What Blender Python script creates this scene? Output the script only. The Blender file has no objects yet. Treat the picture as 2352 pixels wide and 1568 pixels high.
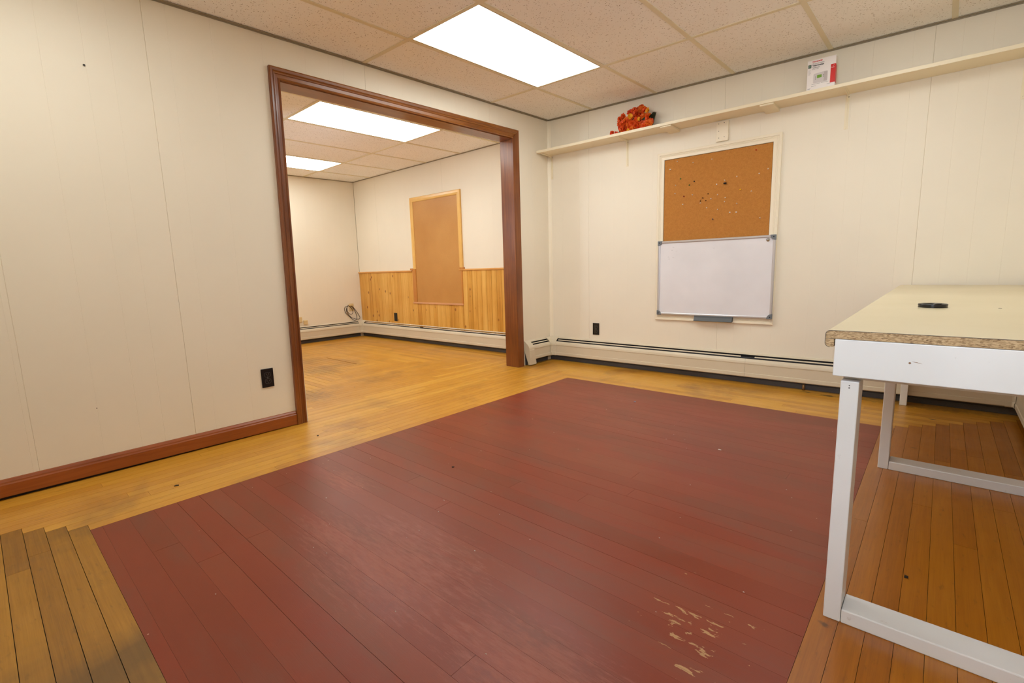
import bpy, bmesh, math, random
from mathutils import Vector, Matrix
random.seed(7)
PI = math.pi
sc = bpy.context.scene
COL = sc.collection

# ------------------------------------------------------------------ camera
CAM = Vector((3.0025, -3.9707, 0.9385))
YAW, PITCH, ROLL, FPX = 0.7294, -0.1492, -0.0273, 1103.875
fw = Vector((-math.sin(YAW)*math.cos(PITCH), math.cos(YAW)*math.cos(PITCH), math.sin(PITCH)))
rt = Vector((math.cos(YAW), math.sin(YAW), 0)); up = rt.cross(fw)
rt2 = rt*math.cos(ROLL)+up*math.sin(ROLL); up2 = -rt*math.sin(ROLL)+up*math.cos(ROLL)
cd = bpy.data.cameras.new('camera'); cam = bpy.data.objects.new('camera', cd); COL.objects.link(cam)
m = Matrix((rt2, up2, -fw)).transposed().to_4x4(); m.translation = CAM
cam.matrix_world = m
cd.sensor_width = 36; cd.lens = FPX/2352*36; cd.clip_start = 0.02
sc.camera = cam
# ------------------------------------------------------------------ world, exposure
sc.view_settings.view_transform = 'Standard'; sc.view_settings.look = 'None'
sc.view_settings.gamma = 1; sc.view_settings.use_curve_mapping = False
sc.view_settings.exposure = 0.0
w = bpy.data.worlds.new('sky'); sc.world = w; w.use_nodes = True
bg = w.node_tree.nodes['Background']
bg.inputs[0].default_value = (0.70, 0.83, 1.0, 1); bg.inputs[1].default_value = 36.0
LAMP = 10.4                     # brightness of the ceiling panels
LAMPCOL = (0.94, 1.0, 0.99, 1)
sc.cycles.use_denoising = True
sc.cycles.max_bounces = 10; sc.cycles.diffuse_bounces = 6
# daylight through the two glazed windows (portals only guide the sky light)
def portal(name, loc, sx, sy, rot):
    l = bpy.data.lights.new(name, 'AREA'); l.shape = 'RECTANGLE'; l.size = sx; l.size_y = sy
    l.cycles.is_portal = True
    o = bpy.data.objects.new(name, l); COL.objects.link(o); o.location = loc; o.rotation_euler = rot
WIN1 = (2.62, 3.22, 1.22, 1.98)       # x0,x1,z0,z1 in the near wall y=-4.45
WIN2 = (-1.65, -1.25, 1.2, 1.75)     # near wall of the second room y=-2.8
portal('window_portal', ((WIN1[0]+WIN1[1])/2, -4.62, (WIN1[2]+WIN1[3])/2), WIN1[1]-WIN1[0], WIN1[3]-WIN1[2], (PI/2, 0, 0))
portal('window_portal_far', ((WIN2[0]+WIN2[1])/2, -2.96, (WIN2[2]+WIN2[3])/2), WIN2[1]-WIN2[0], WIN2[3]-WIN2[2], (PI/2, 0, 0))

# ------------------------------------------------------------------ room constants (metres)
TB = math.atan(0.0231)               # wall_right is a little out of square
T2 = math.atan(0.0169)
XC = 3.443                            # wall behind the counter
YN = -4.45                            # near wall
X2, Y2, YN2 = -3.5375, 0.0188, -2.80  # second room
WT = 0.125                            # partition thickness
G = 0.6096
def zc(x, y): return 2.3646-0.0161*x+0.0206*y
def zc2(x, y): return 2.2583+0.0078*(x+1.5)+0.0117*(y+1)

# ------------------------------------------------------------------ helpers
def lin(c):
    c = c/255
    return c/12.92 if c <= 0.04045 else ((c+0.055)/1.055)**2.4
def rgb(r, g, b): return (lin(r), lin(g), lin(b), 1)
def link(name, me, mat, parent=None):
    o = bpy.data.objects.new(name, me); COL.objects.link(o)
    if mat is not None:
        for mm in (mat if isinstance(mat, (list, tuple)) else [mat]): me.materials.append(mm)
    if parent is not None: o.parent = parent
    return o
class MB:
    def __init__(s): s.v = []; s.f = []; s.mi = []; s.sm = []
    def poly(s, pts, mi=0, smooth=False):
        n = len(s.v); s.v += [tuple(p) for p in pts]; s.f.append(tuple(range(n, n+len(pts)))); s.mi.append(mi); s.sm.append(smooth)
    def faces(s, vs, fs, mi=0, smooth=False):
        n = len(s.v); s.v += [tuple(p) for p in vs]
        for f in fs: s.f.append(tuple(n+i for i in f)); s.mi.append(mi); s.sm.append(smooth)
    def box(s, x0, x1, y0, y1, z0, z1, mi=0):
        s.faces([(x0,y0,z0),(x1,y0,z0),(x1,y1,z0),(x0,y1,z0),(x0,y0,z1),(x1,y0,z1),(x1,y1,z1),(x0,y1,z1)],
                [(0,3,2,1),(4,5,6,7),(0,1,5,4),(1,2,6,5),(2,3,7,6),(3,0,4,7)], mi)
    def hexa(s, p, mi=0):   # 8 points: bottom ring 0-3, top ring 4-7
        s.faces(p, [(0,3,2,1),(4,5,6,7),(0,1,5,4),(1,2,6,5),(2,3,7,6),(3,0,4,7)], mi)
    def prism(s, prof, a, b, axis='x', mi=0, smooth=False, cap=True):
        """closed profile [(p,q)] swept along axis from a to b; axis x: (y,z); y: (x,z); z: (x,y)"""
        def P(t, q): return {'x': (t, q[0], q[1]), 'y': (q[0], t, q[1]), 'z': (q[0], q[1], t)}[axis]
        n = len(prof); vs = [P(a, q) for q in prof]+[P(b, q) for q in prof]
        s.faces(vs, [(i, (i+1) % n, n+(i+1) % n, n+i) for i in range(n)], mi, smooth)
        if cap:
            s.faces([P(a, q) for q in prof], [tuple(reversed(range(n)))], mi)
            s.faces([P(b, q) for q in prof], [tuple(range(n))], mi)
    def cyl(s, p0, p1, r0, r1=None, n=16, mi=0, smooth=True):
        r1 = r0 if r1 is None else r1
        p0, p1 = Vector(p0), Vector(p1); d = (p1-p0).normalized()
        a = d.orthogonal().normalized(); b = d.cross(a)
        ring = lambda c, r: [c+(a*math.cos(2*PI*i/n)+b*math.sin(2*PI*i/n))*r for i in range(n)]
        A, B = ring(p0, r0), ring(p1, r1)
        s.faces(A+B, [(i, (i+1) % n, n+(i+1) % n, n+i) for i in range(n)], mi, smooth)
        s.faces(A, [tuple(reversed(range(n)))], mi); s.faces(B, [tuple(range(n))], mi)
    def lathe(s, prof, c=(0,0,0), axis=(0,0,1), n=20, mi=0, smooth=True):
        """prof [(r,h)] revolved round axis through c"""
        c = Vector(c); d = Vector(axis).normalized(); a = d.orthogonal().normalized(); b = d.cross(a)
        vs = [c+d*h+(a*math.cos(2*PI*i/n)+b*math.sin(2*PI*i/n))*r for r, h in prof for i in range(n)]
        fs = [(k*n+i, k*n+(i+1) % n, (k+1)*n+(i+1) % n, (k+1)*n+i) for k in range(len(prof)-1) for i in range(n)]
        s.faces(vs, fs, mi, smooth)
        s.faces(vs[:n], [tuple(reversed(range(n)))], mi); s.faces(vs[-n:], [tuple(range(n))], mi)
    def tube(s, pts, r, n=8, mi=0):
        pts = [Vector(p) for p in pts]; rings = []; prev = None
        for i, p in enumerate(pts):
            d = (pts[min(i+1, len(pts)-1)]-pts[max(i-1, 0)]).normalized()
            a = d.orthogonal().normalized() if prev is None else (prev-d*prev.dot(d)).normalized()
            prev = a; b = d.cross(a)
            rings += [p+(a*math.cos(2*PI*k/n)+b*math.sin(2*PI*k/n))*r for k in range(n)]
        s.faces(rings, [(i*n+k, i*n+(k+1) % n, (i+1)*n+(k+1) % n, (i+1)*n+k) for i in range(len(pts)-1) for k in range(n)], mi, True)
        s.faces(rings[:n], [tuple(reversed(range(n)))], mi); s.faces(rings[-n:], [tuple(range(n))], mi)
    def build(s, name, mat, parent=None, bevel=0, fix=True):
        me = bpy.data.meshes.new(name); me.from_pydata(s.v, [], s.f)
        me.polygons.foreach_set('material_index', s.mi); me.polygons.foreach_set('use_smooth', s.sm)
        if fix:
            bm = bmesh.new(); bm.from_mesh(me)
            bmesh.ops.remove_doubles(bm, verts=bm.verts, dist=1e-6)
            bmesh.ops.recalc_face_normals(bm, faces=bm.faces)
            bm.to_mesh(me); bm.free()
        me.update()
        o = link(name, me, mat, parent)
        if bevel:
            b = o.modifiers.new('bevel', 'BEVEL'); b.width = bevel; b.segments = 2; b.limit_method = 'ANGLE'; b.angle_limit = 0.7
        return o
def bx(name, mat, parent, *a, bevel=0):
    mb = MB(); mb.box(*a); return mb.build(name, mat, parent, bevel)
def tag(o, label=None, cat=None, group=None, kind=None):
    if label: o['label'] = label
    if cat: o['category'] = cat
    if group: o['group'] = group
    if kind: o['kind'] = kind
    return o
def thing(name, label, cat, loc=(0,0,0), rz=0, group=None):
    o = bpy.data.objects.new(name, None); COL.objects.link(o); o.empty_display_size = 0.05
    o.location = loc; o.rotation_euler = (0,0,rz)
    return tag(o, label, cat, group)
def struct(name, loc=(0,0,0), rz=0, label=None):
    o = bpy.data.objects.new(name, None); COL.objects.link(o); o.location = loc; o.rotation_euler = (0,0,rz)
    return tag(o, label=label, kind='structure')
def smooth_loop(pts, k=6):
    out = []; n = len(pts)
    for i in range(n-1):
        p0, p1, p2, p3 = (Vector(pts[j]) for j in (max(i-1, 0), i, i+1, min(i+2, n-1)))
        for t in range(k):
            t /= k
            out.append(0.5*((2*p1)+(-p0+p2)*t+(2*p0-5*p1+4*p2-p3)*t*t+(-p0+3*p1-3*p2+p3)*t**3))
    return out+[Vector(pts[-1])]

# ------------------------------------------------------------------ materials
class NT:
    def __init__(s, name):
        s.m = bpy.data.materials.new(name); s.m.use_nodes = True; s.t = s.m.node_tree
        s.b = s.t.nodes['Principled BSDF']
    def n(s, typ, **kw):
        nd = s.t.nodes.new(typ)
        for k, v in kw.items():
            if k == 'inp':
                for a, b in v.items():
                    if isinstance(b, bpy.types.NodeSocket): s.t.links.new(b, nd.inputs[a])
                    else: nd.inputs[a].default_value = b
            else: setattr(nd, k, v)
        return nd
    def L(s, a, b): s.t.links.new(a, b)
    def coord(s, which='Object', scale=(1,1,1), loc=(0,0,0), rot=(0,0,0)):
        c = s.n('ShaderNodeTexCoord').outputs[which]
        return s.n('ShaderNodeMapping', inp={0: c, 1: loc, 2: rot, 3: scale}).outputs[0]
    def noise(s, vec, scale, detail=3, rough=0.5, dist=0):
        return s.n('ShaderNodeTexNoise', inp={'Vector': vec, 'Scale': scale, 'Detail': detail, 'Roughness': rough, 'Distortion': dist}).outputs[0]
    def ramp(s, fac, stops):
        r = s.n('ShaderNodeValToRGB', inp={0: fac}); e = r.color_ramp.elements
        while len(e) < len(stops): e.new(0.5)
        for el, (p, c) in zip(e, stops): el.position = p; el.color = c if len(c) == 4 else (*c, 1)
        return r.outputs[0]
    def mix(s, fac, a, b, typ='MIX'):
        nd = s.n('ShaderNodeMix', data_type='RGBA', blend_type=typ)
        for i, v in ((0, fac), (6, a), (7, b)):
            if isinstance(v, bpy.types.NodeSocket): s.L(v, nd.inputs[i])
            else: nd.inputs[i].default_value = v
        return nd.outputs[2]
    def math(s, op, a, b=0.0, c=0.0, clamp=False):
        nd = s.n('ShaderNodeMath', operation=op, use_clamp=clamp)
        for i, v in enumerate((a, b, c)):
            if isinstance(v, bpy.types.NodeSocket): s.L(v, nd.inputs[i])
            else: nd.inputs[i].default_value = v
        return nd.outputs[0]
    def bump(s, h, strength=0.2, dist=0.001):
        s.L(s.n('ShaderNodeBump', inp={'Height': h, 'Strength': strength, 'Distance': dist}).outputs[0], s.b.inputs['Normal'])
    def set(s, color=None, rough=None, metal=None, spec=None, coat=None):
        for k, v in (('Base Color', color), ('Roughness', rough), ('Metallic', metal), ('Specular IOR Level', spec), ('Coat Weight', coat)):
            if v is None: continue
            if isinstance(v, bpy.types.NodeSocket): s.L(v, s.b.inputs[k])
            else: s.b.inputs[k].default_value = v
        return s.m
def g(v): return (v, v, v, 1)

def mat_paint(name, col, rough=0.45, var=0.04, bump=0.12):
    t = NT(name); c = t.coord()
    n1 = t.noise(c, 1.7, 3); n2 = t.noise(c, 38, 4)
    f = t.ramp(n1, [(0.3, g(1-var)), (0.7, g(1.0))])
    base = t.mix(1.0, col, f, 'MULTIPLY')
    spots = t.noise(c, 9, 2); sp = t.ramp(spots, [(0.77, g(0)), (0.80, g(1))])
    base = t.mix(t.math('MULTIPLY', sp, 0.10), base, (col[0]*0.6, col[1]*0.6, col[2]*0.55, 1))
    t.bump(n2, bump, 0.0006)
    return t.set(base, rough)
WALLCOL = rgb(237, 228, 209)
M_wall = mat_paint('cream_wall_paint', WALLCOL, 0.5)
M_shelf = mat_paint('cream_shelf_paint', rgb(238, 226, 196), 0.42)
M_trimw = mat_paint('cream_trim_paint', rgb(240, 229, 205), 0.4)
M_white = mat_paint('white_gloss_paint', rgb(236, 236, 232), 0.35, 0.05)
def mat_scuffed_white():
    t = NT('scuffed_white_paint'); c = t.coord()
    n = t.noise(c, 24, 5, 0.65); f = t.ramp(n, [(0.66, g(0)), (0.76, g(0.55))])
    n2 = t.noise(c, 2.5, 2); v = t.ramp(n2, [(0.35, rgb(226, 226, 222)), (0.7, rgb(240, 240, 238))])
    base = t.mix(f, v, rgb(168, 150, 130))
    t.bump(t.noise(t.coord(scale=(1, 1, 0.1)), 120, 3), 0.15, 0.0005)
    return t.set(base, 0.38)
M_bench = mat_scuffed_white()
def flat(name, col, rough=0.5, metal=0.0, coat=0.0, spec=None):
    return NT(name).set(col, rough, metal, spec, coat)
M_heat = mat_paint('cream_enamel', rgb(214, 202, 178), 0.33, 0.06, 0.03)
M_heat_dark = mat_paint('grey_dusty_steel', rgb(92, 90, 92), 0.42, 0.5, 0.1)
M_black = flat('black_slot', rgb(12, 11, 11), 0.7)
M_blackp = flat('black_plastic', rgb(18, 17, 18), 0.28)
M_slit = flat('receptacle_edge', rgb(120, 118, 118), 0.3, 0.6)
M_alum = flat('aluminium', rgb(205, 203, 205), 0.32, 0.55)
M_greyp = flat('grey_plastic', rgb(112, 118, 124), 0.4)
M_trayp = flat('dark_grey_plastic', rgb(84, 88, 90), 0.5)
M_screw = flat('screw_metal', rgb(60, 55, 50), 0.4, 0.6)
M_beige = flat('beige_plastic', rgb(214, 190, 140), 0.45)
M_copper = flat('dull_brass', rgb(150, 118, 80), 0.4, 0.7)
M_tee = mat_paint('ceiling_grid_metal', rgb(226, 216, 188), 0.45, 0.03, 0.0)
M_angle = mat_paint('wall_angle_metal', rgb(158, 146, 122), 0.45, 0.08, 0.0)
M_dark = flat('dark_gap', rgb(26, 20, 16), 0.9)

def mat_tile():
    t = NT('fissured_ceiling_tile'); c = t.coord()
    w_ = t.n('ShaderNodeTexNoise', inp={'Vector': c, 'Scale': 30.0, 'Detail': 1.0})
    cc = t.n('ShaderNodeMix', data_type='VECTOR', inp={0: 0.022, 4: c, 5: w_.outputs[1]}).outputs[1]
    v = t.n('ShaderNodeTexVoronoi', inp={'Vector': t.n('ShaderNodeMapping', inp={0: cc, 3: (70, 105, 1)}).outputs[0], 'Scale': 1.0, 'Randomness': 1.0})
    f = t.math('LESS_THAN', v.outputs['Distance'], 0.24)
    sel = t.ramp(t.noise(c, 45, 2), [(0.46, g(0)), (0.52, g(1))])
    v2 = t.n('ShaderNodeTexVoronoi', inp={'Vector': c, 'Scale': 300.0})
    f2 = t.math('LESS_THAN', v2.outputs['Distance'], 0.16)
    k = t.math('MAXIMUM', t.math('MULTIPLY', f, sel), t.math('MULTIPLY', f2, 0.6))
    n = t.noise(c, 1.3, 2)
    base = t.ramp(n, [(0.3, rgb(244, 242, 239)), (0.7, rgb(250, 248, 246))])
    col = t.mix(t.math('MULTIPLY', k, 0.62), base, rgb(120, 94, 70))
    t.bump(t.math('MULTIPLY', k, -1.0), 0.5, 0.0015)
    return t.set(col, 0.9)
M_tile = mat_tile()

def mat_plank(name, stops, grime, rough, coat, dark_at=0.5, spots=()):
    """board material: uv.x along the board (m), uv.y across; face attribute 'tone' varies from board to board"""
    t = NT(name)
    uv = t.n('ShaderNodeUVMap').outputs[0]
    tone = t.n('ShaderNodeAttribute', attribute_name='tone').outputs['Fac']
    gr = t.n('ShaderNodeMapping', inp={0: uv, 3: (1.6, 42, 1)}).outputs[0]
    n1 = t.noise(gr, 2.2, 6, 0.62, 0.6)
    gr2 = t.n('ShaderNodeMapping', inp={0: uv, 3: (5, 260, 1)}).outputs[0]
    n2 = t.noise(gr2, 1.5, 3, 0.6)
    f = t.math('ADD', t.math('MULTIPLY', n1, 0.62), t.math('MULTIPLY', tone, 0.32))
    f = t.math('ADD', f, t.math('MULTIPLY', t.math('SUBTRACT', n2, 0.5), 0.25))
    base = t.ramp(f, stops)
    obj = t.coord()
    s1 = t.noise(obj, 1.6, 5, 0.62, 0.4)
    st = t.ramp(s1, [(dark_at, g(0)), (dark_at+0.2, g(0.72))])
    base = t.mix(st, base, grime)
    s2 = t.noise(t.n('ShaderNodeMapping', inp={0: uv, 3: (7, 26, 1)}).outputs[0], 2.4, 4, 0.6)
    base = t.mix(t.ramp(s2, [(0.60, g(0)), (0.74, g(0.45))]), base, grime)
    for (cx, cy, rx, ry, k) in spots:
        d = t.n('ShaderNodeVectorMath', operation='LENGTH', inp={0: t.n('ShaderNodeMapping', inp={0: obj, 1: (-cx/rx, -cy/ry, 0), 3: (1/rx, 1/ry, 0)}).outputs[0]}).outputs['Value']
        e = t.math('ADD', t.math('SUBTRACT', 1.0, d), t.math('MULTIPLY', t.math('SUBTRACT', t.noise(obj, 28, 4, 0.7), 0.5), 2.2))
        base = t.mix(t.math('MULTIPLY', t.ramp(e, [(0.15, g(0)), (0.75, g(1))]), k), base, rgb(58, 42, 26))
    # knots and nail holes
    v = t.n('ShaderNodeTexVoronoi', inp={'Vector': obj, 'Scale': 3.4, 'Randomness': 1.0})
    kn = t.math('LESS_THAN', v.outputs['Distance'], 0.024)
    base = t.mix(t.math('MULTIPLY', kn, 0.75), base, rgb(52, 28, 12))
    t.bump(t.math('ADD', n2, t.math('MULTIPLY', n1, 1.5)), 0.12, 0.0006)
    r = t.ramp(t.noise(obj, 5, 4, 0.6), [(0.3, g(rough-0.03)), (0.7, g(rough+0.12))])
    t.b.inputs['Coat Roughness'].default_value = 0.3
    return t.set(base, r, coat=coat)
M_floor_r = mat_plank('shaded_amber_varnish_strip', [(0.18, rgb(136, 76, 6)), (0.42, rgb(160, 94, 10)), (0.62, rgb(174, 108, 18)), (0.85, rgb(188, 124, 30))],  # amber varnish, also darkened for the shade under the counter
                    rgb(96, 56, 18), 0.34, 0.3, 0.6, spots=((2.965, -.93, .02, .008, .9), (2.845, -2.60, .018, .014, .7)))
M_floor = mat_plank('varnished_maple_strip', [(0.18, rgb(170, 112, 22)), (0.36, rgb(194, 134, 34)), (0.56, rgb(206, 150, 46)), (0.8, rgb(218, 168, 66))],
                    rgb(124, 82, 32), 0.34, 0.25, 0.54, spots=((2.33, -.03, .05, .02, .9), (2.47, -.06, .07, .035, .85), (2.62, -.02, .12, .03, .6), (2.95, -.02, .5, .09, .5), (3.03, -.31, .03, .012, .9), (-1.4, -.62, .04, .012, .8), (-.62, -2.3, .30, .22, .4), (-1.5, -1.75, .35, .25, .4)))
M_floor_n = mat_plank('worn_vignetted_strip', [(0.18, rgb(126, 82, 16)), (0.42, rgb(152, 104, 22)), (0.62, rgb(168, 118, 30)), (0.85, rgb(184, 134, 44))],  # worn grimy boards, with lens corner darkening put into the colour
                    rgb(88, 64, 30), 0.42, 0.1, 0.46)

def mat_red():
    t = NT('worn_red_floor_paint'); obj = t.coord()
    uv = t.n('ShaderNodeUVMap').outputs[0]
    tone = t.n('ShaderNodeAttribute', attribute_name='tone').outputs['Fac']
    grain = t.noise(t.n('ShaderNodeMapping', inp={0: uv, 3: (7, 300, 1)}).outputs[0], 1.6, 4, 0.7)
    big = t.noise(obj, 1.25, 4, 0.6, 0.3)
    base = t.ramp(t.math('ADD', t.math('MULTIPLY', tone, 0.35), t.math('MULTIPLY', big, 0.6)),
                  [(0.25, rgb(120, 50, 27)), (0.5, rgb(130, 52, 30)), (0.75, rgb(130, 62, 38))])
    # purplish foot-worn haze, in streaks that follow the boards
    st = t.noise(t.n('ShaderNodeMapping', inp={0: obj, 3: (1.1, 3.2, 1)}).outputs[0], 1.5, 5, 0.65, 0.5)
    base = t.mix(t.ramp(st, [(0.47, g(0)), (0.66, g(0.5))]), base, rgb(116, 72, 56))
    # pale scuffs where the paint is rubbed, densest towards the middle of the near half
    def blob(cx, cy, rx, ry):
        d = t.n('ShaderNodeVectorMath', operation='LENGTH', inp={0: t.n('ShaderNodeMapping', inp={0: obj, 1: (-cx/rx, -cy/ry, 0), 3: (1/rx, 1/ry, 0)}).outputs[0]}).outputs['Value']
        return t.math('SUBTRACT', 1.0, d, clamp=True)
    area = blob(1.72, -3.15, 0.55, 0.32)
    for b in (blob(1.02, -2.93, 0.3, 0.12), blob(2.36, -3.2, 0.5, 0.2), blob(1.45, -3.2, 0.35, 0.16)):
        area = t.math('MAXIMUM', area, b)
    sf = t.noise(t.n('ShaderNodeMapping', inp={0: obj, 3: (4, 22, 1)}).outputs[0], 3.0, 6, 0.75)
    sf = t.math('MULTIPLY', t.ramp(t.math('ADD', sf, t.math('MULTIPLY', area, 0.30)), [(0.60, g(0)), (0.82, g(1))]), t.ramp(area, [(0.0, g(0)), (0.3, g(1))]))
    base = t.mix(t.math('MULTIPLY', sf, 0.4), base, rgb(176, 116, 100))
    fine = t.ramp(grain, [(0.66, g(0)), (0.76, g(1))])
    base = t.mix(t.math('MULTIPLY', t.math('MULTIPLY', fine, t.ramp(area, [(0.0, g(0.12)), (0.5, g(0.8))])), 0.5), base, rgb(205, 160, 138))
    # chips down to bare wood near the right-hand side
    ch = blob(2.58, -2.83, 0.20, 0.20)
    for b in (blob(2.69, -2.725, 0.13, 0.028), blob(2.61, -2.9, 0.16, 0.03), blob(2.52, -2.62, 0.09, 0.03), blob(2.64, -2.97, 0.14, 0.06), blob(2.525, -1.99, 0.05, 0.04)):
        ch = t.math('MAXIMUM', ch, b)
    cn = t.noise(t.n('ShaderNodeMapping', inp={0: obj, 3: (18, 48, 1)}).outputs[0], 1.0, 4, 0.65, 0.2)
    chip = t.ramp(t.math('SUBTRACT', t.math('ADD', cn, t.math('MULTIPLY', ch, 0.20)), t.math('LESS_THAN', ch, 0.04)), [(0.735, g(0)), (0.75, g(1))])
    wood = t.ramp(grain, [(0.3, rgb(150, 112, 78)), (0.7, rgb(196, 152, 104))])
    base = t.mix(chip, base, wood)
    v = t.n('ShaderNodeTexVoronoi', inp={'Vector': obj, 'Scale': 7.0}); kn = t.math('LESS_THAN', v.outputs['Distance'], 0.018)
    base = t.mix(t.math('MULTIPLY', kn, 0.55), base, rgb(214, 180, 160))
    t.bump(t.math('ADD', grain, t.math('MULTIPLY', chip, -0.8)), 0.22, 0.0008)
    rgh = t.math('ADD', t.ramp(st, [(0.3, g(0.31)), (0.7, g(0.42))]), t.math('MULTIPLY', sf, 0.15))
    return t.set(base, rgh, spec=0.35)
M_red = mat_red()

def mat_wood(name, cols, axis='z', rough=0.35, coat=0.2, scale=1.0, knots=None, knotcol=None, tone=False):
    t = NT(name)
    s = {'x': (3, 60, 60), 'y': (60, 3, 60), 'z': (60, 60, 3)}[axis]
    c = t.coord(scale=tuple(v*scale for v in s))
    n = t.noise(c, 0.6, 5, 0.65, 0.8)
    b = t.noise(t.coord(), 3.0, 3)
    f = t.math('ADD', t.math('MULTIPLY', n, 0.7), t.math('MULTIPLY', b, 0.35))
    if tone:
        f = t.math('ADD', f, t.math('MULTIPLY', t.math('SUBTRACT', t.n('ShaderNodeAttribute', attribute_name='tone').outputs['Fac'], 0.5), 0.25))
    base = t.ramp(f, [(0.3, cols[0]), (0.5, cols[1]), (0.72, cols[2])])
    if knots:
        v = t.n('ShaderNodeTexVoronoi', inp={'Vector': t.coord(scale=(1, 1, 0.75)), 'Scale': knots, 'Randomness': 1.0})
        k = t.ramp(v.outputs['Distance'], [(0.09, g(1)), (0.16, g(0))])
        base = t.mix(t.math('MULTIPLY', k, 0.85), base, knotcol)
    t.bump(n, 0.08, 0.0005)
    t.b.inputs['Coat Roughness'].default_value = 0.15
    return t.set(base, rough, coat=coat)
RB = (rgb(92, 48, 12), rgb(130, 74, 22), rgb(156, 98, 38))
M_casz = mat_wood('dark_stained_casing_upright', (rgb(84, 38, 8), rgb(114, 58, 16), rgb(142, 82, 30)), 'z')
M_casy = mat_wood('dark_stained_casing_head', RB, 'y')
M_base = mat_wood('dark_stained_baseboard', (rgb(110, 50, 12), rgb(142, 70, 20), rgb(162, 86, 32)), 'y', 0.32, 0.25)
M_pine = mat_wood('knotty_pine', (rgb(188, 130, 44), rgb(214, 158, 68), rgb(230, 182, 96)), 'z', 0.35, 0.15, 0.6, 9.0, rgb(138, 78, 26), tone=True)
M_pinerail = mat_wood('pine_rail', (rgb(196, 132, 56), rgb(218, 158, 84), rgb(230, 178, 106)), 'x', 0.4, 0.1)
M_pineframe = mat_wood('pale_pine_casing', (rgb(208, 154, 72), rgb(230, 182, 98), rgb(240, 200, 122)), 'z', 0.3, 0.3)
M_pineframeh = mat_wood('pale_pine_head', (rgb(208, 154, 72), rgb(230, 182, 98), rgb(240, 200, 122)), 'x', 0.3, 0.3)
M_orangew = mat_wood('orange_pine_casing', (rgb(172, 106, 38), rgb(194, 126, 52), rgb(206, 142, 70)), 'z', 0.35, 0.2)
M_sillw = mat_wood('pinkish_pine_sill', (rgb(190, 134, 90), rgb(208, 154, 112), rgb(220, 170, 128)), 'x', 0.4, 0.1)
def mat_hardboard():
    t = NT('tan_hardboard'); c = t.coord()
    n = t.noise(c, 2.2, 3); base = t.ramp(n, [(0.3, rgb(190, 134, 66)), (0.7, rgb(204, 150, 82))])
    w_ = t.noise(t.coord(scale=(240, 240, 240)), 1.0, 2)
    base = t.mix(t.ramp(w_, [(0.4, g(0)), (0.6, g(0.12))]), base, rgb(150, 100, 50))
    return t.set(base, 0.38)
M_hard = mat_hardboard()
def mat_cork():
    t = NT('cork'); c = t.coord()
    n = t.noise(c, 260, 3, 0.7); n2 = t.noise(c, 60, 4, 0.6)
    base = t.ramp(t.math('ADD', t.math('MULTIPLY', n, 0.6), t.math('MULTIPLY', n2, 0.4)), [(0.3, rgb(164, 104, 42)), (0.5, rgb(182, 120, 50)), (0.7, rgb(194, 132, 62))])
    t.bump(n, 0.3, 0.0008)
    return t.set(base, 0.9)
M_cork = mat_cork()
def mat_particle():
    t = NT('raw_particle_board'); c = t.coord(scale=(1, 1, 3.2))
    v = t.n('ShaderNodeTexVoronoi', inp={'Vector': c, 'Scale': 190.0})
    n = t.noise(c, 330, 3, 0.7)
    f = t.math('ADD', t.math('MULTIPLY', v.outputs['Color'], 0.6), t.math('MULTIPLY', n, 0.45))
    base = t.ramp(f, [(0.22, rgb(104, 78, 52)), (0.4, rgb(168, 138, 98)), (0.7, rgb(206, 178, 136))])
    t.bump(n, 0.5, 0.0012)
    return t.set(base, 0.9)
M_part = mat_particle()
def mat_laminate():
    t = NT('cream_laminate'); c = t.coord()
    n = t.noise(c, 3, 4); base = t.ramp(n, [(0.3, rgb(206, 192, 156)), (0.7, rgb(214, 201, 168))])
    sm = t.noise(t.coord(scale=(3, 12, 3)), 2.2, 3); base = t.mix(t.ramp(sm, [(0.68, g(0)), (0.8, g(0.3))]), base, rgb(150, 138, 110))
    return t.set(base, 0.32)
M_lam = mat_laminate()
M_lamedge = flat('laminate_edge_line', rgb(92, 82, 72), 0.6)
def mat_whiteboard():
    t = NT('whiteboard_enamel'); c = t.coord()
    n = t.noise(c, 3.0, 3); base = t.ramp(n, [(0.35, rgb(224, 222, 226)), (0.7, rgb(233, 231, 235))])
    gh = t.noise(t.coord(scale=(5, 5, 22)), 3.0, 6, 0.75, 1.2)
    base = t.mix(t.ramp(gh, [(0.69, g(0)), (0.74, g(0.3))]), base, rgb(140, 150, 160))
    return t.set(base, 0.22)
M_wb = mat_whiteboard()
def mat_emit(name='lit_panel_diffuser', k=1.0):
    t = NT(name); t.b.inputs['Base Color'].default_value = (1, 1, 1, 1)
    t.b.inputs['Emission Color'].default_value = LAMPCOL; t.b.inputs['Emission Strength'].default_value = LAMP*k
    return t.m
M_emit = mat_emit(); M_dim = mat_emit('added_dim_diffuser', 0.5); M_emit2 = mat_emit('dimmed_panel_diffuser', 0.6); M_emit3 = mat_emit('second_room_diffuser', 0.8)  # panels dimmed only to balance wall brightness
def mat_glass():
    t = NT('window_glass'); nt = t.t
    tr = t.n('ShaderNodeBsdfTransparent'); gl = t.n('ShaderNodeBsdfGlossy', inp={'Roughness': 0.02})
    fr = t.n('ShaderNodeFresnel', inp={0: 1.45}); mx = t.n('ShaderNodeMixShader', inp={0: fr.outputs[0], 1: tr.outputs[0], 2: gl.outputs[0]})
    t.L(mx.outputs[0], nt.nodes['Material Output'].inputs[0]); return t.m
M_glass = mat_glass()

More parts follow.
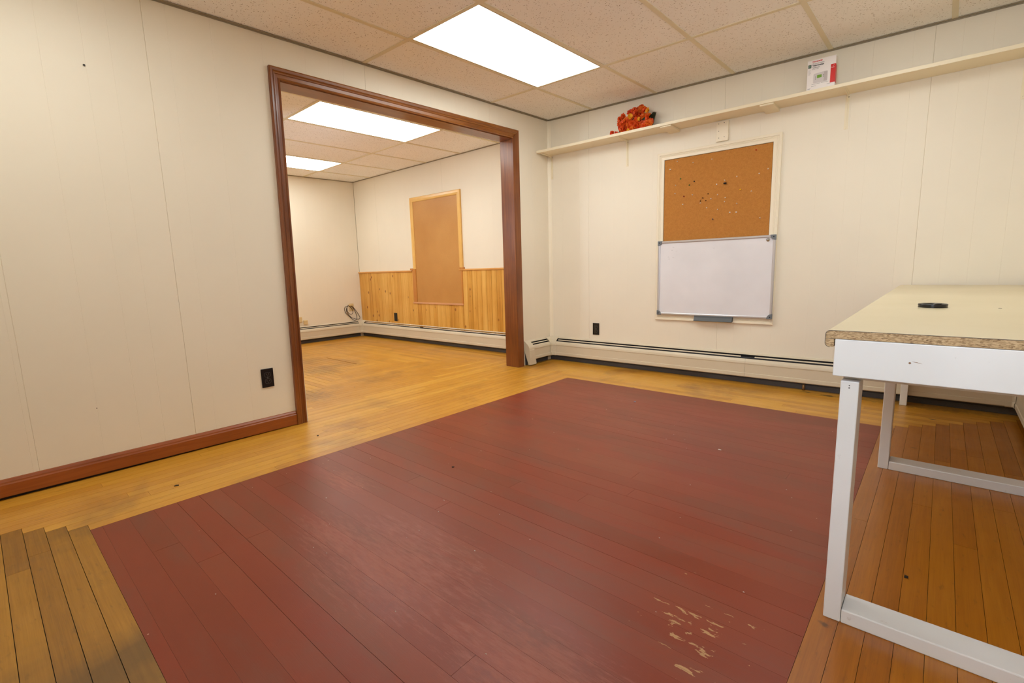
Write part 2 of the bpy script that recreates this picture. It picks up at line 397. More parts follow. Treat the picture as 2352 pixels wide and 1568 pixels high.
# ------------------------------------------------------------------ FLOOR: real strips, laid in rings round each room
RX0, RX1, RY0, RY1 = 0.65, 2.812, -3.779, -0.629   # the painted field
SW = 0.0575                                          # strip width
floor_v, floor_f, floor_mi, floor_uv, floor_tone = [], [], [], [], []
def board(x0, x1, y0, y1, along, mi, gap=0.0007, tone=None):
    if x1-x0 < 0.004 or y1-y0 < 0.004: return
    gx = gy = gap
    if along == 'x': gx = 0.0004
    else: gy = 0.0004
    X0, X1, Y0, Y1 = x0+gx, x1-gx, y0+gy, y1-gy
    n = len(floor_v)
    floor_v.extend([(X0,Y0,0),(X1,Y0,0),(X1,Y1,0),(X0,Y1,0),(X0,Y0,-.006),(X1,Y0,-.006),(X1,Y1,-.006),(X0,Y1,-.006)])
    ou, ov = random.random()*40, random.random()*40
    tn = random.random() if tone is None else tone
    for f in ((0,1,2,3),(0,4,5,1),(1,5,6,2),(2,6,7,3),(3,7,4,0)):
        floor_f.append(tuple(n+i for i in f)); floor_mi.append(mi); floor_tone.append(tn)
        for i in f:
            p = floor_v[n+i]
            u, v = (p[0], p[1]) if along == 'x' else (p[1], p[0])
            floor_uv.append((u+ou, v+ov))
def strip(x0, x1, y0, y1, along, mi=0, lo=0.8, hi=2.4, gap=0.0006):
    a, b = (x0, x1) if along == 'x' else (y0, y1)
    t = a-random.random()*lo*1.3
    while t < b:
        e = t+random.uniform(lo, hi); s0, s1 = max(t, a), min(e, b)
        if b-s1 < 0.05: s1 = b; e = b
        if s1 > s0:
            if along == 'x': board(s0, s1, y0, y1, 'x', mi, gap)
            else: board(x0, x1, s0, s1, 'y', mi, gap)
        t = e
YT = 0.09
for k in range(12):
    # left band (runs with the partition wall); beyond x=0 it is only in the doorway
    xa, xb = RX0-(k+1)*SW, RX0-k*SW
    ya, yb = RY0-k*SW, RY1+k*SW
    strip(max(xa, 0.0), xb, max(ya, YN), min(yb, YT), 'y')
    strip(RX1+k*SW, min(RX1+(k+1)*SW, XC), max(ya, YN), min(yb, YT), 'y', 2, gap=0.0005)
    strip(max(xa, 0), min(RX1+(k+1)*SW, XC), RY1+k*SW, min(RY1+(k+1)*SW, YT), 'x')
    strip(max(xa, 0), min(RX1+(k+1)*SW, XC), max(RY0-(k+1)*SW, YN), RY0-k*SW, 'x', 3, gap=0.0008)
# doorway
xd = 0.0
while xd > -0.13: strip(max(xd-SW, -0.14), xd, -2.63, -0.53, 'y'); xd -= SW
# second room: rings running in from its walls
OX0, OX1, OY0, OY1 = X2, -0.14, -2.75, 0.02
for k in range(24):
    a0, a1, b0, b1 = OX0+k*SW, OX1-k*SW, OY0+k*SW, OY1-k*SW
    if b1-b0 < SW: break
    strip(a1-SW, a1, b0, b1-SW, 'y'); strip(a0, a0+SW, b0+SW, b1, 'y')
    strip(a0+SW, a1, b1-SW, b1, 'x'); strip(a0, a1-SW, b0, b0+SW, 'x', gap=0.0012)
strip(OX0, OX1, OY1, OY1+0.05, 'x'); strip(OX0, OX1, -2.8, OY0, 'x')
# painted field: wider boards running the other way
PW = 0.0815; y = -3.418
while y > RY0: y -= PW
while y < RY1:
    strip(RX0, RX1, max(y, RY0), min(y+PW, RY1), 'x', 1, 1.6, 4.5, gap=random.choice((0.0001, 0.00015, 0.0002, 0.0003, 0.0008)))
    y += PW
me = bpy.data.meshes.new('floor'); me.from_pydata(floor_v, [], floor_f)
me.polygons.foreach_set('material_index', floor_mi)
uvl = me.uv_layers.new(name='UVMap'); uvl.data.foreach_set('uv', [c for p in floor_uv for c in p])
at = me.attributes.new('tone', 'FLOAT', 'FACE'); at.data.foreach_set('value', floor_tone)
me.update()
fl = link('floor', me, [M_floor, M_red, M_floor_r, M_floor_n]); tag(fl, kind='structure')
sub = MB(); sub.box(X2-0.1, XC+0.1, YN-0.1, 0.25, -0.08, -0.005)
so = sub.build('subfloor', M_dark, fl)

# ------------------------------------------------------------------ WALLS with real V-grooves
def grooved(mb, u0, u1, z0, z1, thick, grooves, z1b=None):
    """panel wall in a local frame: room side is y=0 facing -y, solid behind it"""
    z1b = z1 if z1b is None else z1b
    pts = [(u0, 0)]
    for u, wd, dp in sorted(grooves):
        if u0+0.01 < u < u1-0.01: pts += [(u-wd/2, 0), (u, dp), (u+wd/2, 0)]
    pts.append((u1, 0))
    ztop = lambda u: z1+(z1b-z1)*(u-u0)/(u1-u0)
    for (a, ya), (b, yb) in zip(pts, pts[1:]):
        mb.poly([(a, ya, z0), (b, yb, z0), (b, yb, ztop(b)), (a, ya, ztop(a))])
    mb.poly([(u1,0,z0),(u1,thick,z0),(u1,thick,ztop(u1)),(u1,0,ztop(u1))]); mb.poly([(u0,thick,z0),(u0,0,z0),(u0,0,ztop(u0)),(u0,thick,ztop(u0))])
    mb.poly([(u1,thick,z0),(u0,thick,z0),(u0,thick,ztop(u0)),(u1,thick,ztop(u1))])
    mb.poly([(u0,0,ztop(u0)),(u1,0,ztop(u1)),(u1,thick,ztop(u1)),(u0,thick,ztop(u0))])
    mb.poly([(u0,thick,z0),(u1,thick,z0),(u1,0,z0),(u0,0,z0)])
def pattern(seams, lo, hi, offs=(0.127, 0.256, 0.396, 0.63, 0.80, 0.90, 1.10)):
    out = []
    for s in seams:
        out.append((s, 0.003, 0.0028))
        out += [(s+o, 0.003, 0.0006) for o in offs if lo < s+o < hi]
    return out
ZT = 2.55
def wall(name, loc, rz, pieces, grooves, thick):
    mb = MB()
    for p in pieces: grooved(mb, *p[:4], thick, grooves, *(p[4:]))
    o = mb.build(name, M_wall, None, fix=False)
    o.location = loc; o.rotation_euler = (0,0,rz); tag(o, kind='structure'); return o
# wall_left: local u = world y (rz 90 deg); opening between y -2.615 and -0.545, its head sagging a little
DL, DR = -2.615, -0.545
def zhead(y): return 2.066+(y+2.60)*0.0172
gA = pattern([-4.44, -3.24, -2.02, -0.82], -9, 9, (0.10, 0.30, 0.56, 0.81, 0.96, 1.06))+[(-3.86, 0.003, 0.002)]
mbA = MB()
grooved(mbA, YN, DL, 0, ZT, WT, gA); grooved(mbA, DR, 0.05, 0, ZT, WT, gA)
mt = MB(); grooved(mt, DL, DR, 0, 1, WT, gA)          # piece over the opening: lift its bottom onto the head line
for i, (x, y_, z) in enumerate(mt.v): mt.v[i] = (x, y_, ZT if z > 0.5 else zhead(x))
mbA.faces(mt.v, mt.f)
wA = mbA.build('wall_left', M_wall, None, fix=False); wA.rotation_euler = (0,0,PI/2); tag(wA, kind='structure')
wall('wall_right', (0,0,0), TB, [(-0.05, XC+0.05, 0, ZT)], pattern([-0.74, 0.46, 1.663, 2.86], -9, 9), 0.12)
wall('wall_counter', (XC, 0.12, 0), -PI/2, [(0, 4.7, 0, ZT)], pattern([0.3, 1.5, 2.7, 3.9], -9, 9), 0.12)
def holed(name, x0, x1, z0, z1, win):
    a, b, c, d = win
    return [(x0, a, z0, z1), (b, x1, z0, z1), (a, b, z0, c), (a, b, d, z1)]
# near walls: local u runs towards -x (rz 180)
def flip(win): return (-win[1], -win[0], win[2], win[3])
wall('wall_near', (0, YN, 0), PI, holed('', -XC-0.05, 0.0, 0, ZT, flip(WIN1)), pattern([-2.9, -1.7, -0.5], -9, 9), 0.14)
wall('wall_far_room_near', (0, YN2, 0), PI, holed('', WT, -X2, 0, ZT, flip(WIN2)), pattern([0.5, 1.7, 2.9], -9, 9), 0.14)
wall('wall_far_left', (X2, 0, 0), PI/2, [(YN2, 0.05, 0, ZT)], pattern([-2.4, -1.2], -9, 9), 0.12)
wall('wall_far_right', (0, Y2, 0), T2, [(X2-0.05, -WT+0.0, 0, ZT)], pattern([-3.0, -1.607, -0.39], -9, 9, (0.16, 0.27, 0.65, 0.815, 1.0)), 0.12)

# windows (behind the camera, they let the daylight in)
def window(name, win, y):
    a, b, c, d = win
    r = struct(name, ((a+b)/2, y, c))
    W_, H_ = b-a, d-c
    f = MB()
    for (x0, x1, z0, z1) in ((-W_/2, -W_/2+.04, 0, H_), (W_/2-.04, W_/2, 0, H_), (-W_/2, W_/2, 0, .04), (-W_/2, W_/2, H_-.04, H_), (-W_/2+.04, W_/2-.04, H_/2-.025, H_/2+.025)):
        f.box(x0, x1, -.11, -.03, z0, z1)
    f.build('window_frame', M_trimw, r, 0.003)
    cs = MB()
    for (x0, x1, z0, z1) in ((-W_/2-.07, -W_/2, -.07, H_+.07), (W_/2, W_/2+.07, -.07, H_+.07), (-W_/2, W_/2, H_, H_+.07), (-W_/2, W_/2, -.07, 0)):
        cs.box(x0, x1, 0.001, .018, z0, z1)
    cs.build('window_casing', M_trimw, r, 0.003)
    gl = MB(); gl.box(-W_/2+.04, W_/2-.04, -.072, -.068, .04, H_-.04); gl.build('window_pane', M_glass, r)
window('window_1', WIN1, YN); window('window_2', WIN2, YN2)
# half-glazed entry door below and around the pane
dr = struct('door_1', (2.92, YN, 0))
dm = MB(); dm.box(-.42, -.302, 0.001, .006, 0, 2.06); dm.box(.302, .42, 0.001, .006, 0, 2.06); dm.box(-.302, .302, 0.001, .006, 0, 1.148); dm.build('door_leaf', M_trimw, dr, .001)
dm = MB(); dm.box(-.24, .24, .006, .012, .15, 1.0); dm.build('door_panel', M_trimw, dr, .003)
dm = MB(); dm.lathe([(.025, .006), (.025, .012), (.010, .016), (.010, .045), (.026, .055), (.026, .070), (.012, .078)], c=(-.36, 0, .95), axis=(0, 1, 0)); dm.build('door_knob', M_copper, dr)

# ------------------------------------------------------------------ CEILINGS
def ceiling(name, x0, x1, y0, y1, z, xs, ys, rail=True):
    r = MB()
    r.hexa([(x0,y0,z(x0,y0)),(x1,y0,z(x1,y0)),(x1,y1,z(x1,y1)),(x0,y1,z(x0,y1))]+[(x,y,z(x,y)+.02) for x, y in ((x0,y0),(x1,y0),(x1,y1),(x0,y1))])
    o = r.build(name, M_tile, None); tag(o, kind='structure')
    t = MB(); hw = 0.0135
    def bar(xa, xb, ya, yb, dn=0.004, up_=0.001):
        t.hexa([(x,y,z(x,y)-dn) for x, y in ((xa,ya),(xb,ya),(xb,yb),(xa,yb))]+[(x,y,z(x,y)+up_) for x, y in ((xa,ya),(xb,ya),(xb,yb),(xa,yb))])
    for x in xs: bar(x-hw, x+hw, y0, y1)
    for y in ys: bar(x0, x1, y-hw, y+hw, 0.0043)
    t.build('ceiling_grid', M_tee, o)
    return o
XS1 = [0.502+i*G for i in range(5)]; YS1 = [-0.811-2*G*i for i in range(3)]
XS2 = [-0.6501-i*G for i in range(5)]; YS2 = [-0.786-2*G*i for i in range(2)]
c1 = ceiling('ceiling', -0.0, XC, YN, 0.085, zc, XS1, YS1)
c2 = ceiling('ceiling', X2, -WT, YN2, 0.02, zc2, XS2, YS2)
def angle(parent, p0, p1, nrm, z, wd=0.018, ht=0.012):
    """L-shaped wall angle under the tile edge, from p0 to p1, leaning out along nrm"""
    a, b, n = Vector((*p0, 0)), Vector((*p1, 0)), Vector((*nrm, 0))
    mb = MB()
    def ring(p): return [(q.x, q.y, z(q.x, q.y)+dz) for q, dz in ((p, -ht), (p+n*0.002, -ht), (p+n*0.002, -.005), (p+n*wd, -.005), (p+n*wd, -.002), (p, -.002))]
    A, B = ring(a), ring(b); k = 6
    mb.faces(A+B, [(i, (i+1) % k, k+(i+1) % k, k+i) for i in range(k)]+[tuple(range(k))[::-1], tuple(range(k, 2*k))])
    mb.build('wall_angle', M_angle, parent)
sB = math.sin(TB); cB = math.cos(TB)
angle(c1, (0.001, YN), (0.001, 0), (1, 0), zc)
angle(c1, (0, -0.001), (XC, XC*math.tan(TB)-0.001), (sB, -cB), zc)
angle(c1, (XC-0.001, YN), (XC-0.001, 0.07), (-1, 0), zc)
angle(c2, (X2+0.001, YN2), (X2+0.001, -0.04), (1, 0), zc2, 0.014, 0.008)
angle(c2, (X2, Y2+X2*math.tan(T2)-0.001), (-WT, Y2-WT*math.tan(T2)-0.001), (math.sin(T2), -math.cos(T2)), zc2, 0.014, 0.008)

def ceiling_light(x, y, z, label, mat=None, group=None):
    """2 x 4 ft recessed panel whose middle is x, y"""
    o = thing('ceiling_light', label, 'ceiling light', (x, y, z(x, y)), 0, group)
    hx, hy = 0.279, 0.596
    Z = lambda a, b: z(x+a, y+b)-z(x, y)
    f = MB()
    for xa, xb, ya, yb in ((-hx-.008, -hx, -hy-.008, hy+.008), (hx, hx+.008, -hy-.008, hy+.008), (-hx, hx, -hy-.008, -hy), (-hx, hx, hy, hy+.008)):
        f.hexa([(a, b, Z(a, b)-.0035) for a, b in ((xa,ya),(xb,ya),(xb,yb),(xa,yb))]+[(a, b, Z(a, b)+.001) for a, b in ((xa,ya),(xb,ya),(xb,yb),(xa,yb))])
    f.build('frame', M_tee, o)
    d = MB(); d.hexa([(a, b, Z(a, b)-.0025) for a, b in ((-hx,-hy),(hx,-hy),(hx,hy),(-hx,hy))]+[(a, b, Z(a, b)-.0005) for a, b in ((-hx,-hy),(hx,-hy),(hx,hy),(-hx,hy))])
    d.build('diffuser', mat or M_emit, o)
    return o
xm = lambda a, b: (a+b)/2
ceiling_light(xm(XS1[0], XS1[1]), xm(YS1[0], YS1[1]), zc, 'bright rectangular ceiling light nearest the camera, over the red floor')
ceiling_light(xm(XS1[3], XS1[4]), xm(YS1[0], YS1[1]), zc, 'ceiling light above the counter, cut off by the top edge of the picture', M_emit2)
ceiling_light(xm(XS1[0], XS1[1]), YS1[2]-G, zc, 'unseen dimmer ceiling light, added by the entry wall to brighten the left wall', M_dim)  # unseen panel added to light the upper left wall
ceiling_light(xm(XS2[0], XS2[1]), xm(YS2[0], YS2[1]), zc2, 'larger of the two ceiling lights seen through the doorway', M_emit3)
ceiling_light(xm(XS2[3], XS2[4]), xm(YS2[0], YS2[1]), zc2, 'farther ceiling light through the doorway, half hidden by the door casing', M_emit3)

# ------------------------------------------------------------------ DOOR CASING (trim_1) and baseboard
tr = struct('trim_1', (0, (DL+DR)/2, 0), label='dark stained wooden casing round the wide doorway')
oy = (DL+DR)/2
# moulded profile across its width (0 = inner edge .. 1 = outer edge) -> projection from wall
prof = [(0.0, 0.0), (0.0, 0.016), (0.06, 0.0185), (0.14, 0.017), (0.20, 0.012), (0.46, 0.0135), (0.50, 0.018), (0.58, 0.0195), (0.66, 0.017), (0.72, 0.0205), (0.9, 0.0225), (1.0, 0.021), (1.0, 0.0)]
def side_casing(y_in_bot, y_in_top, y_out_bot, y_out_top, zin, zout, flatp=False):
    mb = MB(); n = len(prof)
    pr = prof if not flatp else [(0.0, 0.0), (0.0, 0.02), (0.05, 0.022), (0.95, 0.022), (1.0, 0.02), (1.0, 0.0)]
    n = len(pr)
    B = [(d, yi, 0.0) for yi, d in [(y_in_bot+(y_out_bot-y_in_bot)*t, d) for t, d in pr]]
    T = [(d, y_in_top+(y_out_top-y_in_top)*t, zin+(zout-zin)*t) for t, d in pr]
    B = [(x, y-oy, z) for x, y, z in B]; T = [(x, y-oy, z) for x, y, z in T]
    mb.faces(B+T, [(i, (i+1) % n, n+(i+1) % n, n+i) for i in range(n)]+[tuple(range(n))[::-1], tuple(range(n, 2*n))])
    return mb.build('casing_leg', M_casz, tr)
side_casing(-2.628, -2.602, -2.690, -2.661, 2.066, 2.134)
side_casing(-0.550, -0.552, -0.463, -0.466, 2.103, 2.181, True)
def head_piece(t0, t1):
    mb = MB(); n = len(prof); R_ = []
    for t in (t0, t1):
        yi, yo = -2.602+(-0.552+2.602)*t, -2.661+(-0.466+2.661)*t
        zi, zo = 2.066+(2.103-2.066)*t, 2.134+(2.181-2.134)*t
        R_ += [(d, yi+(yo-yi)*q-oy, zi+(zo-zi)*q) for q, d in prof]
    mb.faces(R_, [(i, (i+1) % n, n+(i+1) % n, n+i) for i in range(n)]+[tuple(range(n))[::-1], tuple(range(n, 2*n))])
    mb.build('casing_head', M_casy, tr)
head_piece(0.0, 0.866); head_piece(0.8667, 1.0)
jb = MB()
jb.box(-WT-.012, 0.002, DR-.004-oy, DR+.02-oy, 0, 2.12); jb.build('jamb', M_casz, tr, 0.002)
jb = MB(); jb.hexa([(-WT-.012, DL-.02-oy, 0), (0.002, DL-.02-oy, 0), (0.002, DL-.008-oy, 0), (-WT-.012, DL-.008-oy, 0), (-WT-.012, DL-.02-oy, 2.08), (0.002, DL-.02-oy, 2.08), (0.002, DL+.01-oy, 2.08), (-WT-.012, DL+.01-oy, 2.08)])
jb.build('jamb', M_casz, tr)
jb = MB(); ya, yb = DL-.01, DR+.01
jb.hexa([(x, y-oy, zhead(y)+dz) for dz in (-.004, .02) for x, y in ((-WT-.012, ya), (0.002, ya), (0.002, yb), (-WT-.012, yb))])
jb.build('jamb_head', M_casy, tr)
# casing on the far side of the partition
mb = MB()
mb.box(-WT-.018, -WT, DR-oy-.0, DR+.085-oy, 0, 2.17); mb.box(-WT-.018, -WT, DL-.085-oy, DL-.008-oy, 0, 2.15); mb.box(-WT-.018, -WT, DL-.08-oy, DR+.085-oy, 2.105, 2.18)
mb.build('casing_back', M_casz, tr, 0.003)
bb = struct('baseboard_left', (0, -2.69, 0))
mb = MB(); pr = [(0.0, 0.007), (0.016, 0.007), (0.0165, 0.066), (0.013, 0.072), (0.012, 0.078), (0.0065, 0.088), (0.0, 0.090)]
nn = len(pr)
A = [(x, YN+2.69, z if z > .01 else .017) for x, z in pr]; B = [(x, 0.0, z if z > .01 else .004) for x, z in pr]
mb.faces(A+B, [(i, (i+1) % nn, nn+(i+1) % nn, nn+i) for i in range(nn)]+[tuple(range(nn))[::-1], tuple(range(nn, 2*nn))])
mb.build('board', M_base, bb, 0.0)
bx('gap_shade_strip', M_dark, bb, .0005, .004, YN+2.70, -.01, .0005, .0175)  # dark strip standing in for shadow on the unpainted wall under the board
# slim corner moulding where wall_left meets wall_right
ct = MB(); ct.prism([(0.0, 0.0), (0.0, -0.018), (0.006, -0.018), (0.022, -0.006), (0.034, -0.0005), (0.034, 0.003)], 0.24, zc(0, 0)-.012, 'z')
tag(ct.build('trim_2', M_trimw, None), kind='structure')
ct = MB(); ct.prism([(0.0, 0.002), (0.0, -0.004), (0.0025, -0.004), (0.004, 0.002)], 0.96, zc2(X2, 0)-.01, 'z')
o = ct.build('corner_crack_strip', M_angle, None); o.location = (X2, Y2+X2*math.tan(T2), 0); tag(o, kind='structure')  # dark sliver drawn for the crack in the far room's corner

# ------------------------------------------------------------------ BASEBOARD HEATERS (local frame: x along wall, -y into room)
H_BACK = [(0.0, 0.0), (-0.007, 0.0), (-0.007, 0.030), (-0.013, 0.032), (-0.013, 0.036), (-0.007, 0.038), (-0.007, 0.205), (-0.0, 0.205)]
H_HOOD = [(0.0, 0.205), (-0.004, 0.205), (-0.004, 0.231), (-0.020, 0.2255), (-0.020, 0.2275), (-0.006, 0.239), (0.0, 0.240)]
H_COVER = [(-0.050, 0.1985), (-0.0565, 0.191), (-0.0625, 0.180), (-0.0652, 0.168), (-0.0655, 0.161), (-0.0625, 0.158), (-0.0625, 0.089), (-0.0660, 0.086), (-0.0665, 0.062), (-0.063, 0.057), (-0.050, 0.0565),
           (-0.050, 0.059), (-0.061, 0.060), (-0.0640, 0.066), (-0.0635, 0.084), (-0.0600, 0.088), (-0.0600, 0.159), (-0.063, 0.164), (-0.060, 0.178), (-0.054, 0.189), (-0.049, 0.196)]
H_BLADE = [(-0.030, 0.2155), (-0.038, 0.2085), (-0.037, 0.2070), (-0.029, 0.2140)]
def heater(label, loc, rz, u0, u1, joints=(), slot=(0.03, 0.03), dampers=None):
    o = thing('baseboard_heater', label, 'radiator', loc, rz)
    sub = (u0+0.0, u1)
    def pz(prof, a, b, name, mat, smooth=False):
        mb = MB(); mb.prism(prof, a, b, 'x'); return mb.build(name, mat, o)
    pz(H_BACK, u0, u1, 'back_panel', M_heat_dark)
    pz(H_HOOD, u0, u1, 'hood', M_heat)
    el = MB(); el.box(u0+.02, u1-.02, -.0068, -.0045, .19, .2302); el.build('slot_shade_strip', M_black, o)  # black strip standing in for the shade inside the slot
    el = MB(); el.box(u0+.02, u1-.02, -.040, -.0075, .07, .196)
    el.build('heating_element', M_black, o)  # element block enlarged in black so the slots look shaded
    cuts = [u0]+list(joints)+[u1]
    for a, b in zip(cuts, cuts[1:]):
        pz(H_COVER, a+(0.0006 if a != u0 else 0), b-(0.0006 if b != u1 else 0), 'front_cover', M_heat)
    for a, b in (dampers or [(a+slot[0], b-slot[1]) for a, b in zip(cuts, cuts[1:])]):
        pz(H_BLADE, a, b, 'damper', M_heat)
    br = MB(); q = u0+0.3
    while q < u1-0.1:
        br = MB(); br.box(q-.004, q+.004, -.060, -.007, .050, .0575); br.build('support_clip', M_heat_dark, o); q += 0.62
    
    return o
FULL = [(0.0, 0.240), (-0.006, 0.2405), (-0.022, 0.229), (-0.040, 0.2145), (-0.056, 0.196), (-0.0645, 0.180), (-0.0675, 0.166), (-0.0672, 0.158)]
PATCH = FULL+[(-0.0645, 0.156), (-0.0645, 0.0905), (-0.0685, 0.087), (-0.0685, 0.060), (-0.062, 0.055), (-0.005, 0.055), (-0.0, 0.06)]
def corner_piece(o, u, hand, wid=0.055):
    """cover over an inside corner at local u; hand +1: arm of the piece runs to +u"""
    mb = MB(); inner = u+hand*0.066
    mb.prism(PATCH, min(inner-hand*.066*0, inner+hand*wid), max(inner, inner+hand*wid), 'x')
    return mb.build('corner_cover', M_heat, o)
hb = heater('long cream baseboard heater below the whiteboard, running under the counter', (0,0,0), TB, 0.0, XC-0.002, (1.902,), dampers=[(0.115, 1.862), (1.962, 3.33)])
def corner_solid(o, cx, cy, sx):
    """inside-corner cover: swept round the corner post; cx,cy local corner, sx = direction of the room along x"""
    mb = MB(); k = 8; P = [q for q in PATCH if q[0] < 0]
    # sweep the profile along a path: along wall A arm, round the inner corner, along wall B arm
    path = []
    arm = 0.036
    for q in P:
        d = -q[0]
        path.append([(cx+sx*d, cy-0.066-arm), (cx+sx*d, cy-0.066-0.010), (cx+sx*max(d, 0.0)+sx*0.003*(d/0.066), cy-d-0.003*(d/0.066)), (cx+sx*(0.066+0.010), cy-d), (cx+sx*(0.066+arm), cy-d)])
    vs = []; m_ = 5
    for q, row in zip(P, path):
        for (x, y) in row: vs.append((x, y, q[1]))
    fs = [(i*m_+j, i*m_+j+1, (i+1)*m_+j+1, (i+1)*m_+j) for i in range(len(P)-1) for j in range(m_-1)]
    mb.faces(vs, fs, 0, False)
    ob = mb.build('corner_cover', M_heat, o, fix=True)
    sd = ob.modifiers.new('solid', 'SOLIDIFY'); sd.thickness = 0.002; sd.offset = 0
    return ob
corner_solid(hb, 0.0, 0.0, 1)
corner_solid(hb, XC-0.002, 0.0, -1)
ex = MB(); ex.cyl((2.303, -0.040, 0.001), (2.303, -0.040, 0.045), 0.009); ex.build('pipe_stub', M_copper, hb)
ha = heater('short cream baseboard heater return with end cap beside the door casing', (0,0,0), PI/2, -0.425, -0.067, (), dampers=[(-0.352, -0.072)])
ec = MB()   # loose end cap, its foot kicked out from the wall
tp = FULL+[(-0.0695, 0.155), (-0.0755, 0.012), (-0.052, 0.012), (-0.002, 0.150)]
ec.prism([(p, z) for p, z in tp], -0.437, -0.434, 'x')
face = [(p, z) for p, z in FULL[1:]]+[(-0.0695, 0.155), (-0.0755, 0.012)]
for (p0, z0), (p1, z1) in zip(face, face[1:]):
    ec.hexa([(-0.434, p0, z0), (-0.362+0.022*max(0, (0.16-z0)/.15), p0, z0), (-0.362+0.022*max(0, (0.16-z0)/.15), p0+.0015, z0), (-0.434, p0+.0015, z0),
             (-0.434, p1, z1), (-0.362+0.022*max(0, (0.16-z1)/.15), p1, z1), (-0.362+0.022*max(0, (0.16-z1)/.15), p1+.0015, z1), (-0.434, p1+.0015, z1)])
ec.build('end_cap', M_heat, ha)
heater('cream baseboard heater under the counter along its wall', (XC, 0, 0), -PI/2, 0.005+(-0.0), 2.2)
h2 = heater('cream baseboard heater under the pine wainscot in the farther room', (0, Y2, 0), T2, X2, -WT-0.03, (-2.095,), dampers=[(X2+.115, -2.13), (-2.06, -0.2)])
corner_solid(h2, X2, 0.0, 1)
heater('cream baseboard heater under the coiled cord in the farther room', (X2, 0, 0), PI/2, -2.3, -0.10)

# ------------------------------------------------------------------ OUTLETS
def outlet(label, loc, rz, mat=None, duplex=True, w_=0.070, h_=0.114, z=0.33):
    mat = mat or M_blackp
    o = thing('wall_outlet', label, 'wall outlet', loc, rz)
    bx('plate', mat, o, -w_/2, w_/2, -.0055, 0, z-h_/2, z+h_/2, bevel=0.0018)
    if duplex:
        for s in (-1, 1):
            c = z+s*0.0195
            r = MB(); pts = []
            for i in range(28):
                a = 2*PI*i/28; pts.append((max(-.0165, min(.0165, .0178*math.cos(a))), c+max(-.0135, min(.0135, .0165*math.sin(a)))))
            r.prism([(x, zz) for x, zz in pts], -.0072, -.004, 'y'); ro = r.build('receptacle', mat, o)
            e = MB()
            e.tube([(x*1.03, -.0068, c+(zz-c)*1.03) for x, zz in pts+[pts[0]]], 0.0006, 5)
            e.box(-.0075, -.0055, -.0078, -.0065, c-.001, c+.008); e.box(.0055, .0075, -.0078, -.0065, c, c+.007)
            e.cyl((0, -.0078, c-.007), (0, -.0065, c-.007), .0024, n=10)
            e.build('socket_slots', M_slit, ro)
        sc_ = MB(); sc_.cyl((0, -.0068, z), (0, -.005, z), .0032, n=12); sc_.build('screw', M_slit, o)
    return o
outlet('black duplex outlet low on the wall left of the doorway', (0.0005, -2.838, 0), PI/2)
ob_ = outlet('black outlet on the wall left of the whiteboard', (0.538*cB, 0.538*sB-.0005, 0), TB, z=0.3465)

# ------------------------------------------------------------------ FRAMED CORK BOARD on wall_right (local u, -y out, z)
wbA = thing('cork_board', 'tall cork board in a white moulded frame, dotted with push pins', 'bulletin board', (0,0,0), TB)
U0, U1, Z0, Z1 = 1.139, 2.070, 0.468, 1.856      # outer edge of the frame
fwid = 0.057
fp = [(0.0, 0.0), (0.0, 0.010), (0.06, 0.012), (0.40, 0.0115), (0.44, 0.0135), (0.50, 0.012), (0.56, 0.0150), (0.64, 0.0130), (0.70, 0.0165), (0.95, 0.0175), (1.0, 0.016), (1.0, 0.0)]
def frame_side(parent, p_in0, p_out0, p_in1, p_out1, mat, profile, name='frame_side', ybase=0.0):
    """moulding between two mitred ends; p = (u,z)"""
    n = len(profile); mbx = MB()
    A = [(p_in0[0]+(p_out0[0]-p_in0[0])*t, ybase-d, p_in0[1]+(p_out0[1]-p_in0[1])*t) for t, d in profile]
    B = [(p_in1[0]+(p_out1[0]-p_in1[0])*t, ybase-d, p_in1[1]+(p_out1[1]-p_in1[1])*t) for t, d in profile]
    mbx.faces(A+B, [(i, (i+1) % n, n+(i+1) % n, n+i) for i in range(n)]+[tuple(range(n))[::-1], tuple(range(n, 2*n))])
    return mbx.build(name, mat, parent)
I = [(U0+fwid, Z0+fwid), (U1-fwid, Z0+fwid), (U1-fwid, Z1-fwid), (U0+fwid, Z1-fwid)]
O = [(U0, Z0), (U1, Z0), (U1, Z1), (U0, Z1)]
for i in range(4):
    j = (i+1) % 4
    frame_side(wbA, I[i], O[i], I[j], O[j], M_trimw, fp)
bx('cork_panel', M_cork, wbA, U0+fwid-.004, U1-fwid+.004, -.006, -.001, Z0+fwid-.004, Z1-fwid+.004)
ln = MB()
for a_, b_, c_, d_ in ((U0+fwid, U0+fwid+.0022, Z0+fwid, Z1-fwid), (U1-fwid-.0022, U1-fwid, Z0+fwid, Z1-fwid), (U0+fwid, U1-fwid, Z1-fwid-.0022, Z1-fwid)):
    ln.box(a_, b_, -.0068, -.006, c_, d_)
ln.build('edge_shadow_gap', M_dark, wbA)

